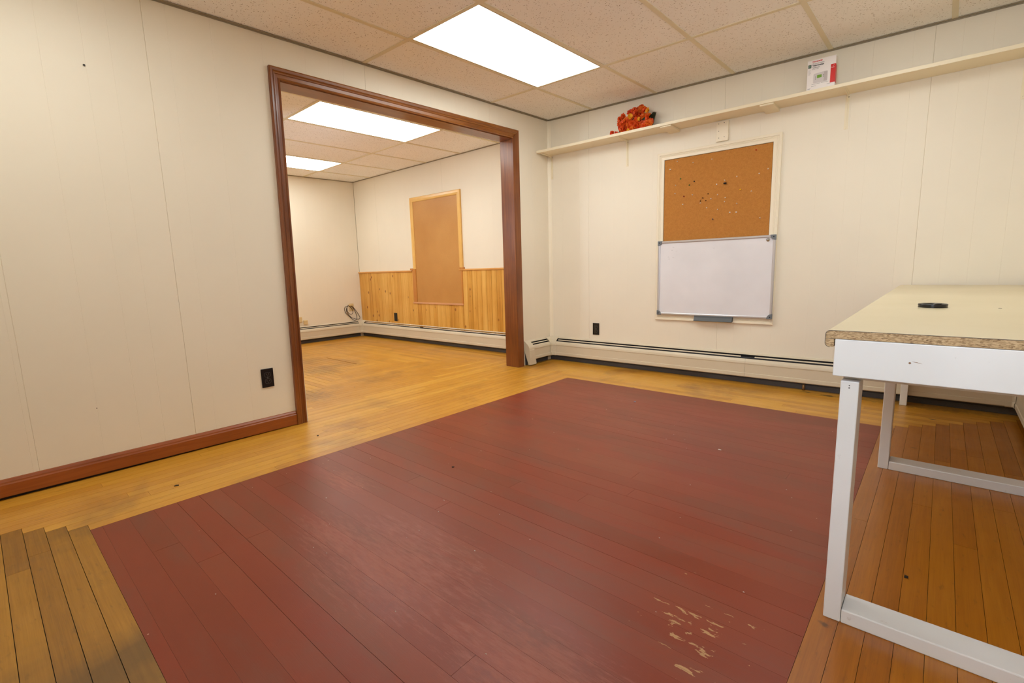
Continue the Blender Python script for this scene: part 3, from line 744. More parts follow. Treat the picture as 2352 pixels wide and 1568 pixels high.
PINS = [('clear', 1.305, 1.773), ('clear', 1.433, 1.746), ('clear', 1.582, 1.748), ('white', 1.248, 1.719), ('clear', 1.294, 1.587), ('clear', 1.294, 1.52), ('clear', 1.437, 1.494), ('white', 1.358, 1.428), ('clear', 1.504, 1.424), ('clear', 1.552, 1.382), ('clear', 1.636, 1.36), ('clear', 1.585, 1.446), ('clear', 1.632, 1.474), ('clear', 1.693, 1.444), ('clear', 1.687, 1.414), ('clear', 1.779, 1.389), ('white', 1.731, 1.328), ('white', 1.778, 1.326), ('clear', 1.948, 1.267), ('clear', 1.88, 1.471), ('clear', 1.928, 1.591), ('clear', 1.984, 1.614), ('clear', 1.77, 1.59), ('white', 1.623, 1.553), ('clear', 1.684, 1.573), ('green', 1.335, 1.632), ('darkgreen', 1.409, 1.575), ('black', 1.449, 1.598), ('black', 1.687, 1.555), ('brown', 1.562, 1.488), ('brown', 1.521, 1.459), ('brown', 1.544, 1.438), ('brown', 1.501, 1.438), ('red', 1.899, 1.762), ('darkred', 1.368, 1.489), ('yellow', 1.8, 1.492), ('navy', 1.603, 1.287)]
PL = ['clear push pin nearest the top left corner of the cork', 'clear push pin along the top of the cork, second from the left', 'clear push pin highest in the middle of the cork',
 'white push pin at the far left, high on the cork', 'clear push pin at the left edge, just above another clear one', 'clear push pin at the left edge, lower of the stacked two',
 'clear push pin right of the dark red pin', 'white push pin below the dark red pin', 'clear push pin touching the lowest brown pin', 'clear push pin below the cluster of brown pins',
 'clear push pin low in the middle, just above the navy pin', 'clear push pin right of the brown cluster', 'clear push pin in the middle below the big white pin', 'upper of the two close clear pins right of centre',
 'lower of the two close clear pins right of centre', 'clear push pin just above the two white pins', 'left one of the side-by-side white pins low on the cork', 'right one of the side-by-side white pins low on the cork',
 'clear push pin alone in the lower right corner', 'clear push pin right of the yellow pin', 'clear push pin near the right edge, lower of two', 'clear push pin closest to the right edge of the cork',
 'clear push pin right of the black magnet clip', 'white push pin left of the black clip', 'clear push pin directly above the black clip', 'bright green push pin in the upper left',
 'dark green push pin left of the small black pin', 'small black push pin in the upper left part of the cork', 'large black clip pinned right of the cork centre', 'topmost brown pin of the cluster of four',
 'brown pin left of the middle in the cluster of four', 'brown pin at the right bottom of the cluster of four', 'lowest left brown pin of the cluster of four', 'red push pin near the top right corner',
 'dark red push pin on the left part of the cork', 'yellow push pin right of centre', 'navy push pin lowest in the middle of the cork']
PC = dict(clear=rgb(214, 196, 176), white=rgb(240, 236, 228), green=rgb(58, 130, 66), darkgreen=rgb(52, 84, 34), black=rgb(20, 18, 18), brown=rgb(84, 50, 24), red=rgb(170, 36, 28), darkred=rgb(124, 34, 22), yellow=rgb(240, 190, 30), navy=rgb(52, 44, 60))
PM = {k: flat('pin_'+k, v, 0.2) for k, v in PC.items()}
M_needle = flat('pin_steel', rgb(190, 190, 190), 0.25, 0.9)
protos = {}
for (k, u, z_), lb in zip(PINS, PL):
    x, y = u*cB+0.0065*sB, u*sB-0.0065*cB
    o = thing('push_pin', lb, 'push pin', (x, y, z_), TB, 'push pins in the cork board')
    if k not in protos:
        mb = MB(); s_ = 0.0042 if k in ('clear', 'brown') else 0.0048
        if k == 'black' and u > 1.6: pass
        mb.lathe([(s_, .0010), (s_, .0022), (s_*.45, .0034), (s_*.42, .0078), (s_*.85, .0090), (s_*.85, .0108), (s_*.3, .0112)], axis=(0, -1, 0), n=14)
        hd = mb.build('pin_head', PM[k], o)
        nb = MB(); nb.cyl((0, .004, 0), (0, -.002, 0), .0005, n=6); nd = nb.build('needle', M_needle, o)
        protos[k] = (hd, nd)
    else:
        for q in protos[k]:
            c = q.copy(); COL.objects.link(c); c.parent = o
    o.rotation_euler = (random.uniform(-.3, .3), 0, TB+random.uniform(-.3, .3))
    if k == 'black' and u > 1.6:
        cb = MB(); cb.box(-.011, .011, -.012, -.002, -.008, .004); cb.build('clip_body', PM['black'], o, 0.002)

# ------------------------------------------------------------------ WHITEBOARD leaning over the lower half of the cork board
wb = thing('whiteboard', 'white dry erase board with aluminium frame and grey corners', 'whiteboard', (0,0,0), TB)
A0, A1, C0, C1 = 1.164, 2.066, 0.515, 1.137
YB = -0.019                              # its back
bx('panel', M_wb, wb, A0+.008, A1-.008, YB-.008, YB, C0+.008, C1-.008)
fs_ = 0.017
al = [(0.0, 0.0), (0.0, 0.0135), (0.25, 0.0155), (0.8, 0.0155), (1.0, 0.0125), (1.0, 0.0)]
Iw = [(A0+fs_, C0+fs_), (A1-fs_, C0+fs_), (A1-fs_, C1-fs_), (A0+fs_, C1-fs_)]; Ow = [(A0, C0), (A1, C0), (A1, C1), (A0, C1)]
for i in range(4): frame_side(wb, Iw[i], Ow[i], Iw[(i+1) % 4], Ow[(i+1) % 4], M_alum, al, 'frame_side', YB)
for cx, cz, sx, sz in ((A0, C0, 1, 1), (A1, C0, -1, 1), (A1, C1, -1, -1), (A0, C1, 1, -1)):
    pts = [(cx-sx*.002, cz-sz*.002), (cx+sx*.037, cz-sz*.002)]+[(cx+sx*(.037*math.cos(a)), cz+sz*(.037*math.sin(a))) for a in [PI/2*t/8 for t in range(1, 8)]]+[(cx-sx*.002, cz+sz*.037)]
    mbx = MB(); mbx.prism(pts, YB-.0185, YB+.001, 'y'); co = mbx.build('corner_cap', M_greyp, wb, 0.002)
    mbx = MB(); mbx.cyl((cx+sx*.013, YB-.0195, cz+sz*.013), (cx+sx*.013, YB-.018, cz+sz*.013), .0045, n=14); mbx.build('screw_hole', M_black, co)
tp = MB(); tp.prism([(YB+.004, C0+.004), (YB-.020, C0+.004), (YB-.022, C0-.010), (YB-.034, C0-.038), (YB-.030, C0-.041), (YB-.002, C0-.036), (YB+.004, C0-.01)], 1.488, 1.787, 'x')
tp.build('pen_tray', M_trayp, wb, 0.001)
random.seed(3); M_mark = flat('faded_marker', rgb(150, 148, 156), 0.5)
def stroke(pts, r=0.0007):
    mk = MB(); mk.tube([(u, YB-.0083, z) for u, z in pts], r, 4); mk.build('marker_trace', M_mark, wb)
for (u, z) in ((1.295, 1.083), (1.275, 1.058), (1.318, 1.052), (1.285, 1.003), (1.247, 1.0), (1.25, .985), (1.62, 1.06)):
    for k in range(2):
        a = u+random.uniform(-.008, .008); b = z+random.uniform(-.004, .004)
        stroke([(a, b), (a+random.uniform(.003, .009), b+random.uniform(-.004, .004)), (a+random.uniform(.008, .014), b+random.uniform(-.003, .003))], .0005)
mg = thing('magnet', 'round silver magnet in the top right corner of the whiteboard', 'magnet', (2.014*cB+0.028*sB, 2.014*sB-0.028*cB, 1.103), TB)
mbx = MB(); mbx.lathe([(.013, .0), (.0135, .002), (.012, .0055), (.005, .0065), (.0045, .012), (.0065, .014), (.003, .0155)], axis=(0,-1,0), n=18); mbx.build('magnet_body', flat('silver', rgb(190, 190, 188), 0.22, 0.8), mg)

# ------------------------------------------------------------------ block screwed to the wall between shelf and board
bk = thing('wall_block', 'small painted wooden block on the wall between shelf and cork board', 'wooden block', (0,0,0), TB)
bx('block', M_trimw, bk, 1.610, 1.698, -.019, 0, 1.868, 2.012, bevel=0.0015)
for u, z_ in ((1.627, 1.997), (1.628, 1.944), (1.63, 1.894), (1.667, 1.999), (1.670, 1.896)):
    s_ = MB(); s_.cyl((u, -.0196, z_), (u, -.017, z_), .0028, n=10); s_.build('screw', M_screw, bk)

# ------------------------------------------------------------------ SHELF
sh = thing('wall_shelf', 'long cream painted shelf running high across the wall with the whiteboard', 'shelf', (0,0,0), TB)
mbx = MB(); zs = lambda u: 2.047-0.0018*u
uL, uR = 0.004, XC-0.004
mbx.hexa([(uL, -.2, zs(uL)-.022), (uR, -.2, zs(uR)-.022), (uR, -.001, zs(uR)-.022), (uL, -.001, zs(uL)-.022), (uL, -.2, zs(uL)), (uR, -.2, zs(uR)), (uR, -.001, zs(uR)), (uL, -.001, zs(uL))])
mbx.build('board', M_shelf, sh, 0.0015)
def bracket(u):
    zt = zs(u)-.022
    mbx = MB(); mbx.prism([(-.0005, zt-.22), (-.0035, zt-.22), (-.0035, zt-.0028), (-.19, zt-.0028), (-.19, zt), (-.0005, zt)], u-.011, u+.011, 'x')
    b = mbx.build('bracket', M_shelf, sh)
    mbx = MB()
    out = [(-.003, zt-.002), (-.19, zt-.002), (-.19, zt-.004), (-.165, zt-.010), (-.05, zt-.012), (-.03, zt-.020), (-.016, zt-.045), (-.009, zt-.12), (-.006, zt-.215), (-.003, zt-.22)]
    mbx.prism(out, u-.0022, u+.0022, 'x'); mbx.build('web', M_shelf, b)
    for du, dz in ((.006, -.018), (0, -.205)):
        s_ = MB(); s_.cyl((u+du, -.0055, zt+dz), (u+du, -.003, zt+dz), .003, n=8); s_.build('screw', M_screw, b)
for u in (0.045, 0.855, 2.443, 3.262): bracket(u)
def cleat(u0, u1):
    mbx = MB(); zt = zs(u0)-.0225
    mbx.prism([(-.193, zt), (-.195, zt-.008), (-.19, zt-.0125), (-.06, zt-.014), (-.03, zt-.017), (-.001, zt-.02), (-.001, zt)], u0, u1, 'x'); mbx.build('cleat', M_shelf, sh, 0.001)
cleat(1.233, 1.319); cleat(1.953, 2.041)

# ------------------------------------------------------------------ THERMOSTAT BOX on the shelf
DB = 0.192
tb = thing('product_box', 'white and red thermostat box standing on the shelf', 'box', (2.233*cB+DB*sB, 2.233*sB-DB*cB, zs(2.24)+0.0005), TB)
BW, BH, BD = 0.156, 0.181, 0.055
M_card = flat('white_card', rgb(236, 230, 226), 0.35)
M_redc = flat('red_card', rgb(206, 24, 18), 0.35)
bx('carton', M_card, tb, 0, BW, 0, BD, 0, BH, bevel=0.0006)
rp = MB(); rp.box(BW-.027, BW+.0006, -.0006, 0.0, .021, .130); rp.box(BW, BW+.0006, -.0006, BD-.004, .021, .130); rp.build('red_panel', M_redc, tb)
E_ = -0.0008
def tab(name, mat, x0, x1, z0, z1, d=0.0): return bx(name, mat, tb, x0, x1, E_-d, 0.0002, z0, z1)
pic = MB(); pts = []
for cx, cz, a0 in ((.108, .094, 0), (.042, .090, 1), (.042, .044, 2), (.108, .042, 3)):
    for t in range(5):
        a = a0*PI/2+t*PI/8; pts.append((cx+.006*math.cos(a), cz+.006*math.sin(a)))
pic.prism(pts, E_, 0.0002, 'y'); pic.build('printed_thermostat', flat('print_grey', rgb(206, 200, 198), 0.4), tb)
pic = MB(); pic.prism([(.094, .040), (.113, .042), (.113, .096), (.094, .097)], E_-.0002, 0, 'y'); pic.build('printed_thermostat_side', flat('print_grey_dark', rgb(186, 176, 174), 0.4), tb)
tab('printed_screen', flat('print_green', rgb(112, 160, 40), 0.4), .056, .082, .066, .084, .0003)
pic = MB()
for z_ in (.060, .066, .072, .078): pic.box(.046, .0485, E_-.0003, 0, z_, z_+.003)
for z_ in (.068, .078): pic.box(.089, .093, E_-.0004, 0, z_, z_+.0045)
pic.build('printed_buttons', flat('print_dark', rgb(80, 76, 76), 0.4), tb)
tab('dark_badge', flat('print_dark_green', rgb(38, 62, 52), 0.4), .004, .021, .136, .156, 0)
pic = MB()
for x in (.0065, .0135):
    for z0_, z1_ in ((.139, .145), (.147, .153)): pic.box(x, x+.0045, E_-.0003, 0, z0_, z1_)
pic.build('badge_digits', flat('print_sage', rgb(120, 150, 128), 0.4), tb)
def text(body, x, z, size, mat, bold=0.0, parent=tb, name='printed_text'):
    c = bpy.data.curves.new(name, 'FONT'); c.body = body; c.size = size; c.extrude = 0.00015; c.offset = bold; c.resolution_u = 3
    o = bpy.data.objects.new(name, c); COL.objects.link(o)
    dg = bpy.context.evaluated_depsgraph_get(); dg.update()
    me = bpy.data.meshes.new_from_object(o.evaluated_get(dg)); bpy.data.objects.remove(o)
    me.materials.clear()
    ob = link(name, me, mat, parent); ob.location = (x, E_, z); ob.rotation_euler = (PI/2, 0, 0); return ob
M_tred = flat('print_red', rgb(206, 34, 34), 0.5); M_tgrey = flat('print_mid_grey', rgb(120, 118, 122), 0.5); M_tblk = flat('print_black', rgb(30, 28, 30), 0.5); M_twht = flat('print_white', rgb(240, 225, 220), 0.5)
text('Honeywell', .027, .167, .0125, M_tred, 0.0004)
text('Programmable', .027, .154, .0112, M_tgrey)
text('Thermostat', .027, .142, .0134, M_tblk, 0.0005)
text('Termostato', .027, .131, .0086, M_tblk, 0.0001)
text('programable', .027, .1235, .0070, M_tgrey)
text('PLUS', BW-.024, .108, .0075, M_twht, 0.0001)
pic = MB(); pic.tube([(BW-.016, E_-.0003, .1205), (BW-.0135, E_-.0003, .1175), (BW-.009, E_-.0003, .1255)], .0006, 5); pic.build('tick_mark', M_twht, tb)
pic = MB()
for z_, a, b in ((.032, .028, .075), (.032, .080, .118), (.021, .026, .052), (.010, .006, .022), (.006, .006, .020), (.017, .112, .132), (.120, .006, .019), (.112, .006, .018), (.104, .006, .019), (.096, .006, .017)):
    pic.box(a, b, E_, 0.0002, z_, z_+.0013)
pic.build('printed_small_print', M_tgrey, tb)

# ------------------------------------------------------------------ FLOWERS on the shelf
def at(u, d, z): return (u*cB+d*sB, u*sB-d*cB, z)
fz = zs(0.95)+0.0005
fa = thing('artificial_flowers', 'bunch of orange and red artificial flowers lying on the shelf', 'artificial flowers', at(0.95, 0.10, fz), TB)
M_leaf = mat_paint('dark_green_leaf', rgb(52, 62, 30), 0.5, 0.4)
bd = MB()      # dark green backing sprigs, leaning
bd.hexa([(-.110, .035, 0), (.150, .030, 0), (.150, .042, 0), (-.110, .047, 0), (-.075, .050, .10), (.185, .045, .138), (.185, .052, .138), (-.075, .057, .10)])
for (x, y_, z_, a, b, r) in ((.172, .02, .125, .02, .012, .4), (.150, .0, .07, .03, .014, 1.2), (.165, .01, .045, .03, .012, 1.4), (-.112, -.02, .022, .03, .012, 1.3), (-.105, -.03, .012, .03, .01, 1.0), (.11, -.02, .09, .03, .014, .7), (.02, -.03, .10, .025, .01, .9)):
    for s in (-1, 1):
        bd.poly([(x-a*math.cos(r), y_-.004, z_-a*math.sin(r)), (x+s*b*math.sin(r), y_+.003, z_-s*b*math.cos(r)), (x+a*math.cos(r), y_-.004, z_+a*math.sin(r)), (x, y_-.006, z_)])
bd.build('leaf_backing', M_leaf, fa)
FC = [mat_paint('petal_orange_red', rgb(238, 86, 16), 0.55, 0.25), mat_paint('petal_red', rgb(226, 60, 14), 0.55, 0.25), mat_paint('petal_orange', rgb(244, 118, 28), 0.55, 0.2), mat_paint('petal_yellow_orange', rgb(246, 176, 44), 0.55, 0.15)]
def blossom_mesh(R, layers, seed, tight=False):
    rd = random.Random(seed); mb = MB()
    for l in range(layers):
        r = R*(1-l*0.24); n = 9-l if not tight else 5; lift = 0.15+l*0.34+(0.5 if tight else 0)
        for i in range(n):
            a = 2*PI*(i+rd.random()*.4+l*.5)/n; ca, sa = math.cos(a), math.sin(a)
            wd = r*0.40*(1.3 if tight else 1); rr = r*rd.uniform(.85, 1.1)
            def P(t, s, h): return (ca*rr*t-sa*wd*s, sa*rr*t+ca*wd*s, h)
            h1, h2 = r*lift*.55, r*lift*rd.uniform(.7, 1.25)
            vs = [P(.05, -.25, 0), P(.05, .25, 0), P(.55, .95, h1+.002), P(.55, 0, h1-.001), P(.55, -.95, h1+.002), P(.95, .6, h2), P(1.05, 0, h2+rd.uniform(-.001, .002)), P(.95, -.6, h2)]
            mb.faces(vs, [(0, 1, 2, 3), (0, 3, 4), (3, 2, 5, 6), (4, 3, 6, 7)], 0, True)
    me = bpy.data.meshes.new('blossom'); me.from_pydata(mb.v, [], mb.f); me.polygons.foreach_set('use_smooth', mb.sm); me.update(); return me
variants = []
for ci, mt_ in enumerate(FC):
    for s in range(2):
        mm = blossom_mesh(0.029 if ci < 3 else 0.019, 4, ci*7+s, ci == 3); mm.materials.append(mt_); variants.append((ci, mm))
random.seed(11)
def bloom(x, y_, z_, ci, sc_, tilt=None):
    mm = random.choice([v for c, v in variants if c == ci])
    o = bpy.data.objects.new('blossom', mm); COL.objects.link(o); o.parent = fa; o.location = (x, y_, z_); o.scale = (sc_,)*3
    o.rotation_euler = (tilt if tilt is not None else PI/2+random.uniform(-.7, .5), random.uniform(-.7, .7), random.uniform(0, 6.28))
    o.rotation_mode = 'ZYX'
    return o
spots = []
for row, (z_, xa, xb, n_) in enumerate(((.024, -.075, .150, 10), (.040, -.095, .155, 10), (.066, -.100, .155, 10), (.092, -.105, .140, 10), (.118, -.105, .135, 9), (.145, -.100, .11, 6), (.170, -.03, .085, 5), (.188, .0, .06, 3))):
    for i in range(n_):
        x = xa+(xb-xa)*(i/(max(n_-1, 1)))+random.uniform(-.008, .008)
        zz = z_+random.uniform(-.008, .008)
        spots.append((x, -.030+random.uniform(-.016, .012)+zz*.25, zz))
for i, (x, y_, zz) in enumerate(spots):
    if zz > .14 and x < -.04 and x > -.06: continue
    bloom(x, y_, zz, random.choice((0, 0, 1, 2, 0, 2, 0)), random.uniform(.85, 1.12))
for x, zz, s in ((.002, .122, 1.25), (.158, .135, 1.1), (.085, .085, .8), (-.008, .010, .8)): bloom(x, -.062+zz*.12, zz, 3, s, PI/2)
bloom(-.165, -.05, .022, 1, .75); bloom(-.158, -.05, .020, 0, .6); bloom(-.130, -.05, .016, 1, .5); bloom(-.122, -.04, .012, 0, .5)
st = MB(); st.tube([(-.17, -.04, .006), (-.13, -.03, .008), (-.09, -.01, .01)], .002, 6); st.build('stem', M_leaf, fa)

# ------------------------------------------------------------------ COUNTER / WORKBENCH on the right
YF = -2.579
ctr = thing('workbench', 'white painted workbench with cream laminate top, standing along the right wall', 'workbench', (2.82, YF, 0))
ox, oyy = 2.82, YF
def wbx(name, mat, x0, x1, y0, y1, z0, z1, bevel=0.002, parent=None):
    return bx(name, mat, parent or ctr, x0-ox, x1-ox, y0-oyy, y1-oyy, z0, z1, bevel=bevel)
ZTp = 0.770
# laminate skin and particle core: swept along y; front edge rolled over
def arc(cx, cz, r, a0, a1, n=7): return [(cx+r*math.cos(math.radians(a0+(a1-a0)*i/n)), cz+r*math.sin(math.radians(a0+(a1-a0)*i/n))) for i in range(n+1)]
core = arc(2.8085, ZTp-.011, .0098, 90, 180)+arc(2.8085, .7385, .0098, 180, 270)+[(2.8155, .7288), (2.8165, .7300), (2.8165, .7495), (XC-.004, .7495), (XC-.004, ZTp-.0012)]
outer = arc(2.8085, ZTp-.011, .011, 90, 180)+arc(2.8085, .7385, .011, 180, 270)
inner = arc(2.8085, ZTp-.011, .0099, 90, 180)+arc(2.8085, .7385, .0099, 180, 270)
yE = XC*math.tan(TB)-0.018
mbx = MB(); mbx.prism([(x-ox, z) for x, z in core], YF-oyy, -0.0-oyy+yE-.03, 'y'); mbx.build('particle_core', M_part, ctr)
lamp = [(XC-.004, ZTp)]+outer+list(reversed(inner))+[(XC-.004, ZTp-.0011)]
mbx = MB(); mbx.prism([(x-ox, z) for x, z in lamp], YF-.0006-oyy, yE-.03-oyy, 'y'); mbx.build('laminate_top', M_lam, ctr)
# thin dark line of the laminate seen at the sawn end
mbx = MB(); l2 = [(XC-.004, ZTp-.0001)]+[(x, z) for x, z in arc(2.8085, ZTp-.011, .0109, 90, 180)+arc(2.8085, .7385, .0109, 180, 270)]+list(reversed(arc(2.8085, ZTp-.011, .0098, 90, 180)+arc(2.8085, .7385, .0098, 180, 270)))+[(XC-.004, ZTp-.0014)]
mbx.prism([(x-ox, z) for x, z in l2], YF-.0010-oyy, YF-.0006-oyy, 'y'); mbx.build('laminate_end_line', M_lamedge, ctr)
wbx('core_joint', M_lamedge, 2.7985, 2.8165, YF-.0004, YF+.001, .7488, .7495, 0)
wbx('end_apron', M_bench, 2.8185, XC-.004, YF-.001, YF+.018, .6575, .7485)
wbx('front_apron', M_bench, 2.8185, 2.8375, YF+.018, yE-.04, .6575, .7485)
def leg(x0, x1, y0, y1, top=.6445): return wbx('leg', M_bench, x0, x1, y0, y1, 0.0, top, 0.0025)
lg = leg(2.8345, 2.8725, -2.566, -2.482)
s_ = MB(); s_.cyl((2.853-ox, -2.5664-oyy, .628), (2.853-ox, -2.564-oyy, .628), .0018, n=8); s_.cyl((2.853-ox, -2.5664-oyy, .634), (2.853-ox, -2.564-oyy, .634), .0016, n=8); s_.build('nail_head', M_slit, ctr)
wbx('top_rail', M_bench, 2.836, XC-.004, -2.538, -2.486, .6450, .683)
wbx('floor_rail', M_bench, 2.8735, XC-.075, -2.566, -2.484, 0, .038, .003)
leg(2.849, 2.887, -1.322, -1.238)
wbx('top_rail', M_bench, 2.8385, XC-.004, -1.322, -1.238, .6450, .7490)
wbx('floor_rail', M_bench, 2.888, XC-.075, -1.322, -1.238, 0, .038, .003)
leg(2.858, 2.895, -.052, -.012)
wbx('top_rail', M_bench, 2.8385, XC-.004, -.052, -.012, .6450, .7490)
s_ = MB(); s_.cyl((2.963-ox, YF-.0016-oyy, .7045), (2.963-ox, YF+.001-oyy, .7045), .0024, n=10)
s_.prism([(2.966-ox, .7085), (2.975-ox, .7078), (2.985-ox, .7045), (2.976-ox, .7062)], YF-.0014-oyy, YF-.0009-oyy, 'y')
s_.build('knot_crack', flat('knot_brown', rgb(150, 116, 86), .7), ctr)

# black round lid on the counter
ld = thing('round_lid', 'flat round black plastic ring lying on the cream counter', 'lid', (2.986, -1.775, ZTp+.0003), 0.3)
mbx = MB(); mbx.lathe([(.024, .001), (.0385, .0), (.0400, .002), (.0385, .005), (.0400, .0075), (.0392, .0115), (.036, .0125), (.030, .0118), (.025, .0100), (.0235, .006), (.024, .001)], n=40)
mbx.build('ring', M_blackp, ld)
mbx = MB(); mbx.prism([(-.012, .011), (.010, .0122), (.012, .0155), (-.004, .0145)], -.040, -.030, 'y'); mbx.build('raised_flap', M_blackp, ld)
# crumbs on the counter
def crumb(name, label, cat, loc, rz, prof_pts, h, mat):
    o = thing(name, label, cat, loc, rz); mbx = MB(); mbx.prism(prof_pts, 0, h, 'z'); mbx.build('piece', mat, o, 0.0003); return o
crumb('splinter', 'tiny dark splinter on the counter right of the black ring', 'debris', (3.151, -1.759, ZTp+.0003), 0.1, [(-.0045, -.001), (.004, -.0015), (.0045, .001), (-.003, .0012)], .0012, M_screw)

# ------------------------------------------------------------------ SECOND ROOM: wainscot, boarded window, outlets, cord
ws = thing('wainscot', 'knotty pine plank wainscot with chair rail in the farther room', 'wainscot', (0, Y2, 0), T2)
tones = []
def planks(u0, u1, z0, z1, name='paneling'):
    mbx = MB(); u = u0; tn = []
    rd = random.Random(int(abs(u0)*1000))
    while u < u1-.002:
        e = min(u+0.0785, u1); n0 = len(mbx.f)
        mbx.faces([(u, -.0035, z0), (u+.0022, -.011, z0), (e-.0022, -.011, z0), (e, -.0035, z0), (u, -.0035, z1), (u+.0022, -.011, z1), (e-.0022, -.011, z1), (e, -.0035, z1)],
                  [(0, 1, 5, 4), (1, 2, 6, 5), (2, 3, 7, 6), (4, 5, 6, 7)])
        t_ = rd.random(); tn += [t_]*4; u = e
    mbx.box(u0, u1, -.0036, 0, z0, z1); tn += [.3]*6
    o = mbx.build(name, M_pine, ws, fix=False)
    a = o.data.attributes.new('tone', 'FLOAT', 'FACE'); a.data.foreach_set('value', tn)
WL, WR = -3.5375+.003, -WT-.02
planks(WL, -2.262, 0.21, 0.940); planks(-1.302, WR, 0.21, 0.940); planks(-2.262, -1.302, 0.21, 0.522)
for a, b in ((WL, -2.262), (-1.345, WR)):
    mbx = MB(); mbx.prism([(0, .938), (-.020, .938), (-.024, .944), (-.024, .954), (-.020, .959), (0, .959)], a, b, 'x'); mbx.build('chair_rail', M_pinerail, ws)
bw = thing('boarded_window', 'tan panel board filling a pine window frame in the farther room', 'boarded window', (0, Y2, 0), T2)
F0, F1, G0, G1 = -2.232, -1.285, 0.522, 1.880
fwd = 0.058
bx('panel', M_hard, bw, F0+.03, F1-.03, -.010, -.001, G0, G1-.05)
cas = [(0.0, 0.0), (0.0, 0.014), (0.12, 0.020), (0.45, 0.0225), (0.9, 0.021), (1.0, 0.016), (1.0, 0.0)]
for a_in, a_out in ((F0+fwd, F0), (F1-fwd, F1)):
    frame_side(bw, (a_in, .975), (a_out, .975), (a_in, G1-fwd), (a_out, G1), M_pineframe, cas, 'frame_side')
frame_side(bw, (F0+fwd, G1-fwd), (F0, G1), (F1-fwd, G1-fwd), (F1, G1), M_pineframeh, cas, 'frame_head')
tag(bx('lower_casing', M_orangew, bw, F0-.018, F0+.052, -.020, -.001, G0+.02, .975, bevel=.002), 'darker orange length of casing')
tag(bx('lower_casing', M_orangew, bw, F1-.035, F1-.012, -.020, -.001, G0+.02, .975, bevel=.002), 'darker orange length of casing')
bx('sill_strip', M_sillw, bw, F0-.03, F1-.012, -.024, -.001, G0, G0+.021, bevel=.002)
bx('sill_stub', M_orangew, bw, F1-.045, F1+.022, -.030, -.001, .958, .977, bevel=.002)
bx('sill_stub', M_orangew, bw, F0-.055, F0+.002, -.026, -.011, .962, .984, bevel=.002)
outlet('black outlet in the pine wainscot below the boarded window', (-2.681, Y2-2.681*math.tan(T2)-.011, 0), T2, duplex=False, z=0.321)
# cream boxes on the far wall
def jack(label, y, z0, z1, w_, d=.022):
    o = thing('phone_jack', label, 'wall box', (X2+.0005, y, 0), PI/2)
    bx('cover', M_beige, o, -w_/2, w_/2, -d, 0, z0, z1, bevel=.003)
    s_ = MB(); s_.cyl((0, -d-.001, (z0+z1)/2), (0, -d+.001, (z0+z1)/2), .003, n=8); s_.build('screw', M_tee, o)
    return o
jack('small cream box low on the far wall, clear of the door casing', -.932, .262, .318, .055)
jack('cream box on the far wall, partly hidden by the door casing', -1.010, .298, .368, .060)
jack('cream outlet plate behind the coiled black cord', -.218, .385, .498, .072, .006)
cr = thing('coiled_cord', 'thin black cable coiled and hanging beside the pine wainscot', 'cable', (X2, 0, 0), PI/2)
P_ = [(-.285, .462), (-.33, .455), (-.342, .42), (-.322, .365), (-.27, .315), (-.218, .262), (-.185, .245), (-.155, .27), (-.152, .315), (-.17, .38), (-.215, .45), (-.262, .482), (-.295, .455), (-.297, .40), (-.27, .352), (-.232, .342), (-.213, .37), (-.222, .42), (-.262, .47),
      (-.245, .478), (-.19, .43), (-.14, .36), (-.10, .29), (-.105, .262), (-.15, .262), (-.20, .275), (-.26, .31), (-.305, .38), (-.30, .44), (-.265, .478), (-.23, .462), (-.175, .415), (-.168, .405)]
pts = [(y_, -.016-.006*math.sin(i*1.3)-.0008*(i % 5), z_) for i, (y_, z_) in enumerate(P_)]
mbx = MB(); mbx.tube(smooth_loop(pts, 5), .0036, 7); mbx.build('cable', M_blackp, cr)
mbx = MB(); mbx.box(-.275, -.225, -.028, -.004, .468, .486); mbx.build('hook', M_beige, cr, .002)

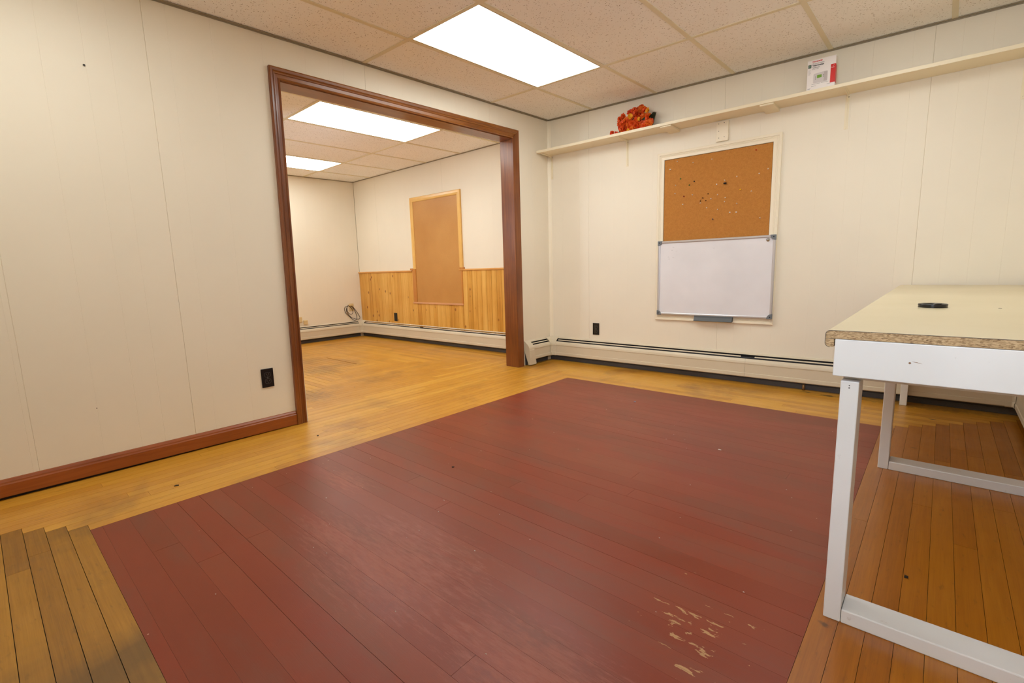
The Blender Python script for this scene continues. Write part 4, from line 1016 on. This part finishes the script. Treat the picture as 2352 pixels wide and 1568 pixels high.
# ------------------------------------------------------------------ small things
nl = thing('wall_nail', 'dark nail head high on the wall left of the doorway', 'nail', (0.0, -3.487, 1.910), PI/2)
mbx = MB(); mbx.cyl((0, .002, 0), (0, -.004, 0), .0045, n=12); mbx.build('nail_head', M_screw, nl)
nl = thing('wall_nail', 'tiny nail low on the wall left of the doorway', 'nail', (0.0, -3.631, 0.330), PI/2)
mbx = MB(); mbx.cyl((0, .002, 0), (0, -.002, 0), .0022, n=10); mbx.build('nail_head', M_screw, nl)
M_paper = flat('white_scrap', rgb(220, 215, 210), .6)
crumb('screw_scrap', 'tiny pale metal scrap on the far part of the red floor', 'debris', (1.467, -.986, .0003), .6, [(-.007, -.003), (.006, -.004), (.009, .003), (-.004, .005)], .004, flat('pale_blue_metal', rgb(160, 165, 185), .4, .5))
crumb('paper_scrap', 'tiny white paper scrap on the middle of the red floor', 'debris', (2.224, -1.535, .0003), -.2, [(-.008, -.003), (.007, -.002), (.008, .002), (-.006, .003)], .003, M_paper)
crumb('dirt_crumb', 'dark crumb near the centre of the red floor', 'debris', (1.306, -2.526, .0003), .5, [(-.005, -.003), (.004, -.003), (.006, .003), (-.003, .004)], .004, M_screw)
crumb('dirt_crumb', 'dark crumb on the wooden floor strip left of the red floor', 'debris', (.458, -3.453, .0003), .9, [(-.008, -.004), (.006, -.003), (.009, .004), (-.004, .006)], .004, M_screw)
crumb('dirt_crumb', 'dark crumb on the wooden floor by the doorway', 'debris', (.329, -2.716, .0003), .2, [(-.004, -.003), (.004, -.003), (.005, .003), (-.003, .004)], .004, M_screw)
crumb('dirt_crumb', 'dark crumb on the floor under the workbench', 'debris', (2.992, -2.229, .0003), .2, [(-.005, -.004), (.004, -.004), (.006, .003), (-.003, .005)], .005, M_screw)
rd = random.Random(5); mbx = MB()
for i in range(70):
    x, y_ = rd.uniform(.7, 2.7), rd.uniform(-3.7, -.8); s_ = rd.uniform(.0008, .0022); a = rd.random()*3
    mbx.faces([(x-s_, y_-s_*.6, .0002), (x+s_*1.4, y_-s_*.4, .0002), (x+s_, y_+s_*.7, .0002), (x-s_*.6, y_+s_, .0002), (x, y_, s_)], [(0, 1, 4), (1, 2, 4), (2, 3, 4), (3, 0, 4), (3, 2, 1, 0)])
dd = mbx.build('floor_dust', M_paper, None); tag(dd, 'pale specks of grit scattered over the red floor', 'grit', kind='stuff')
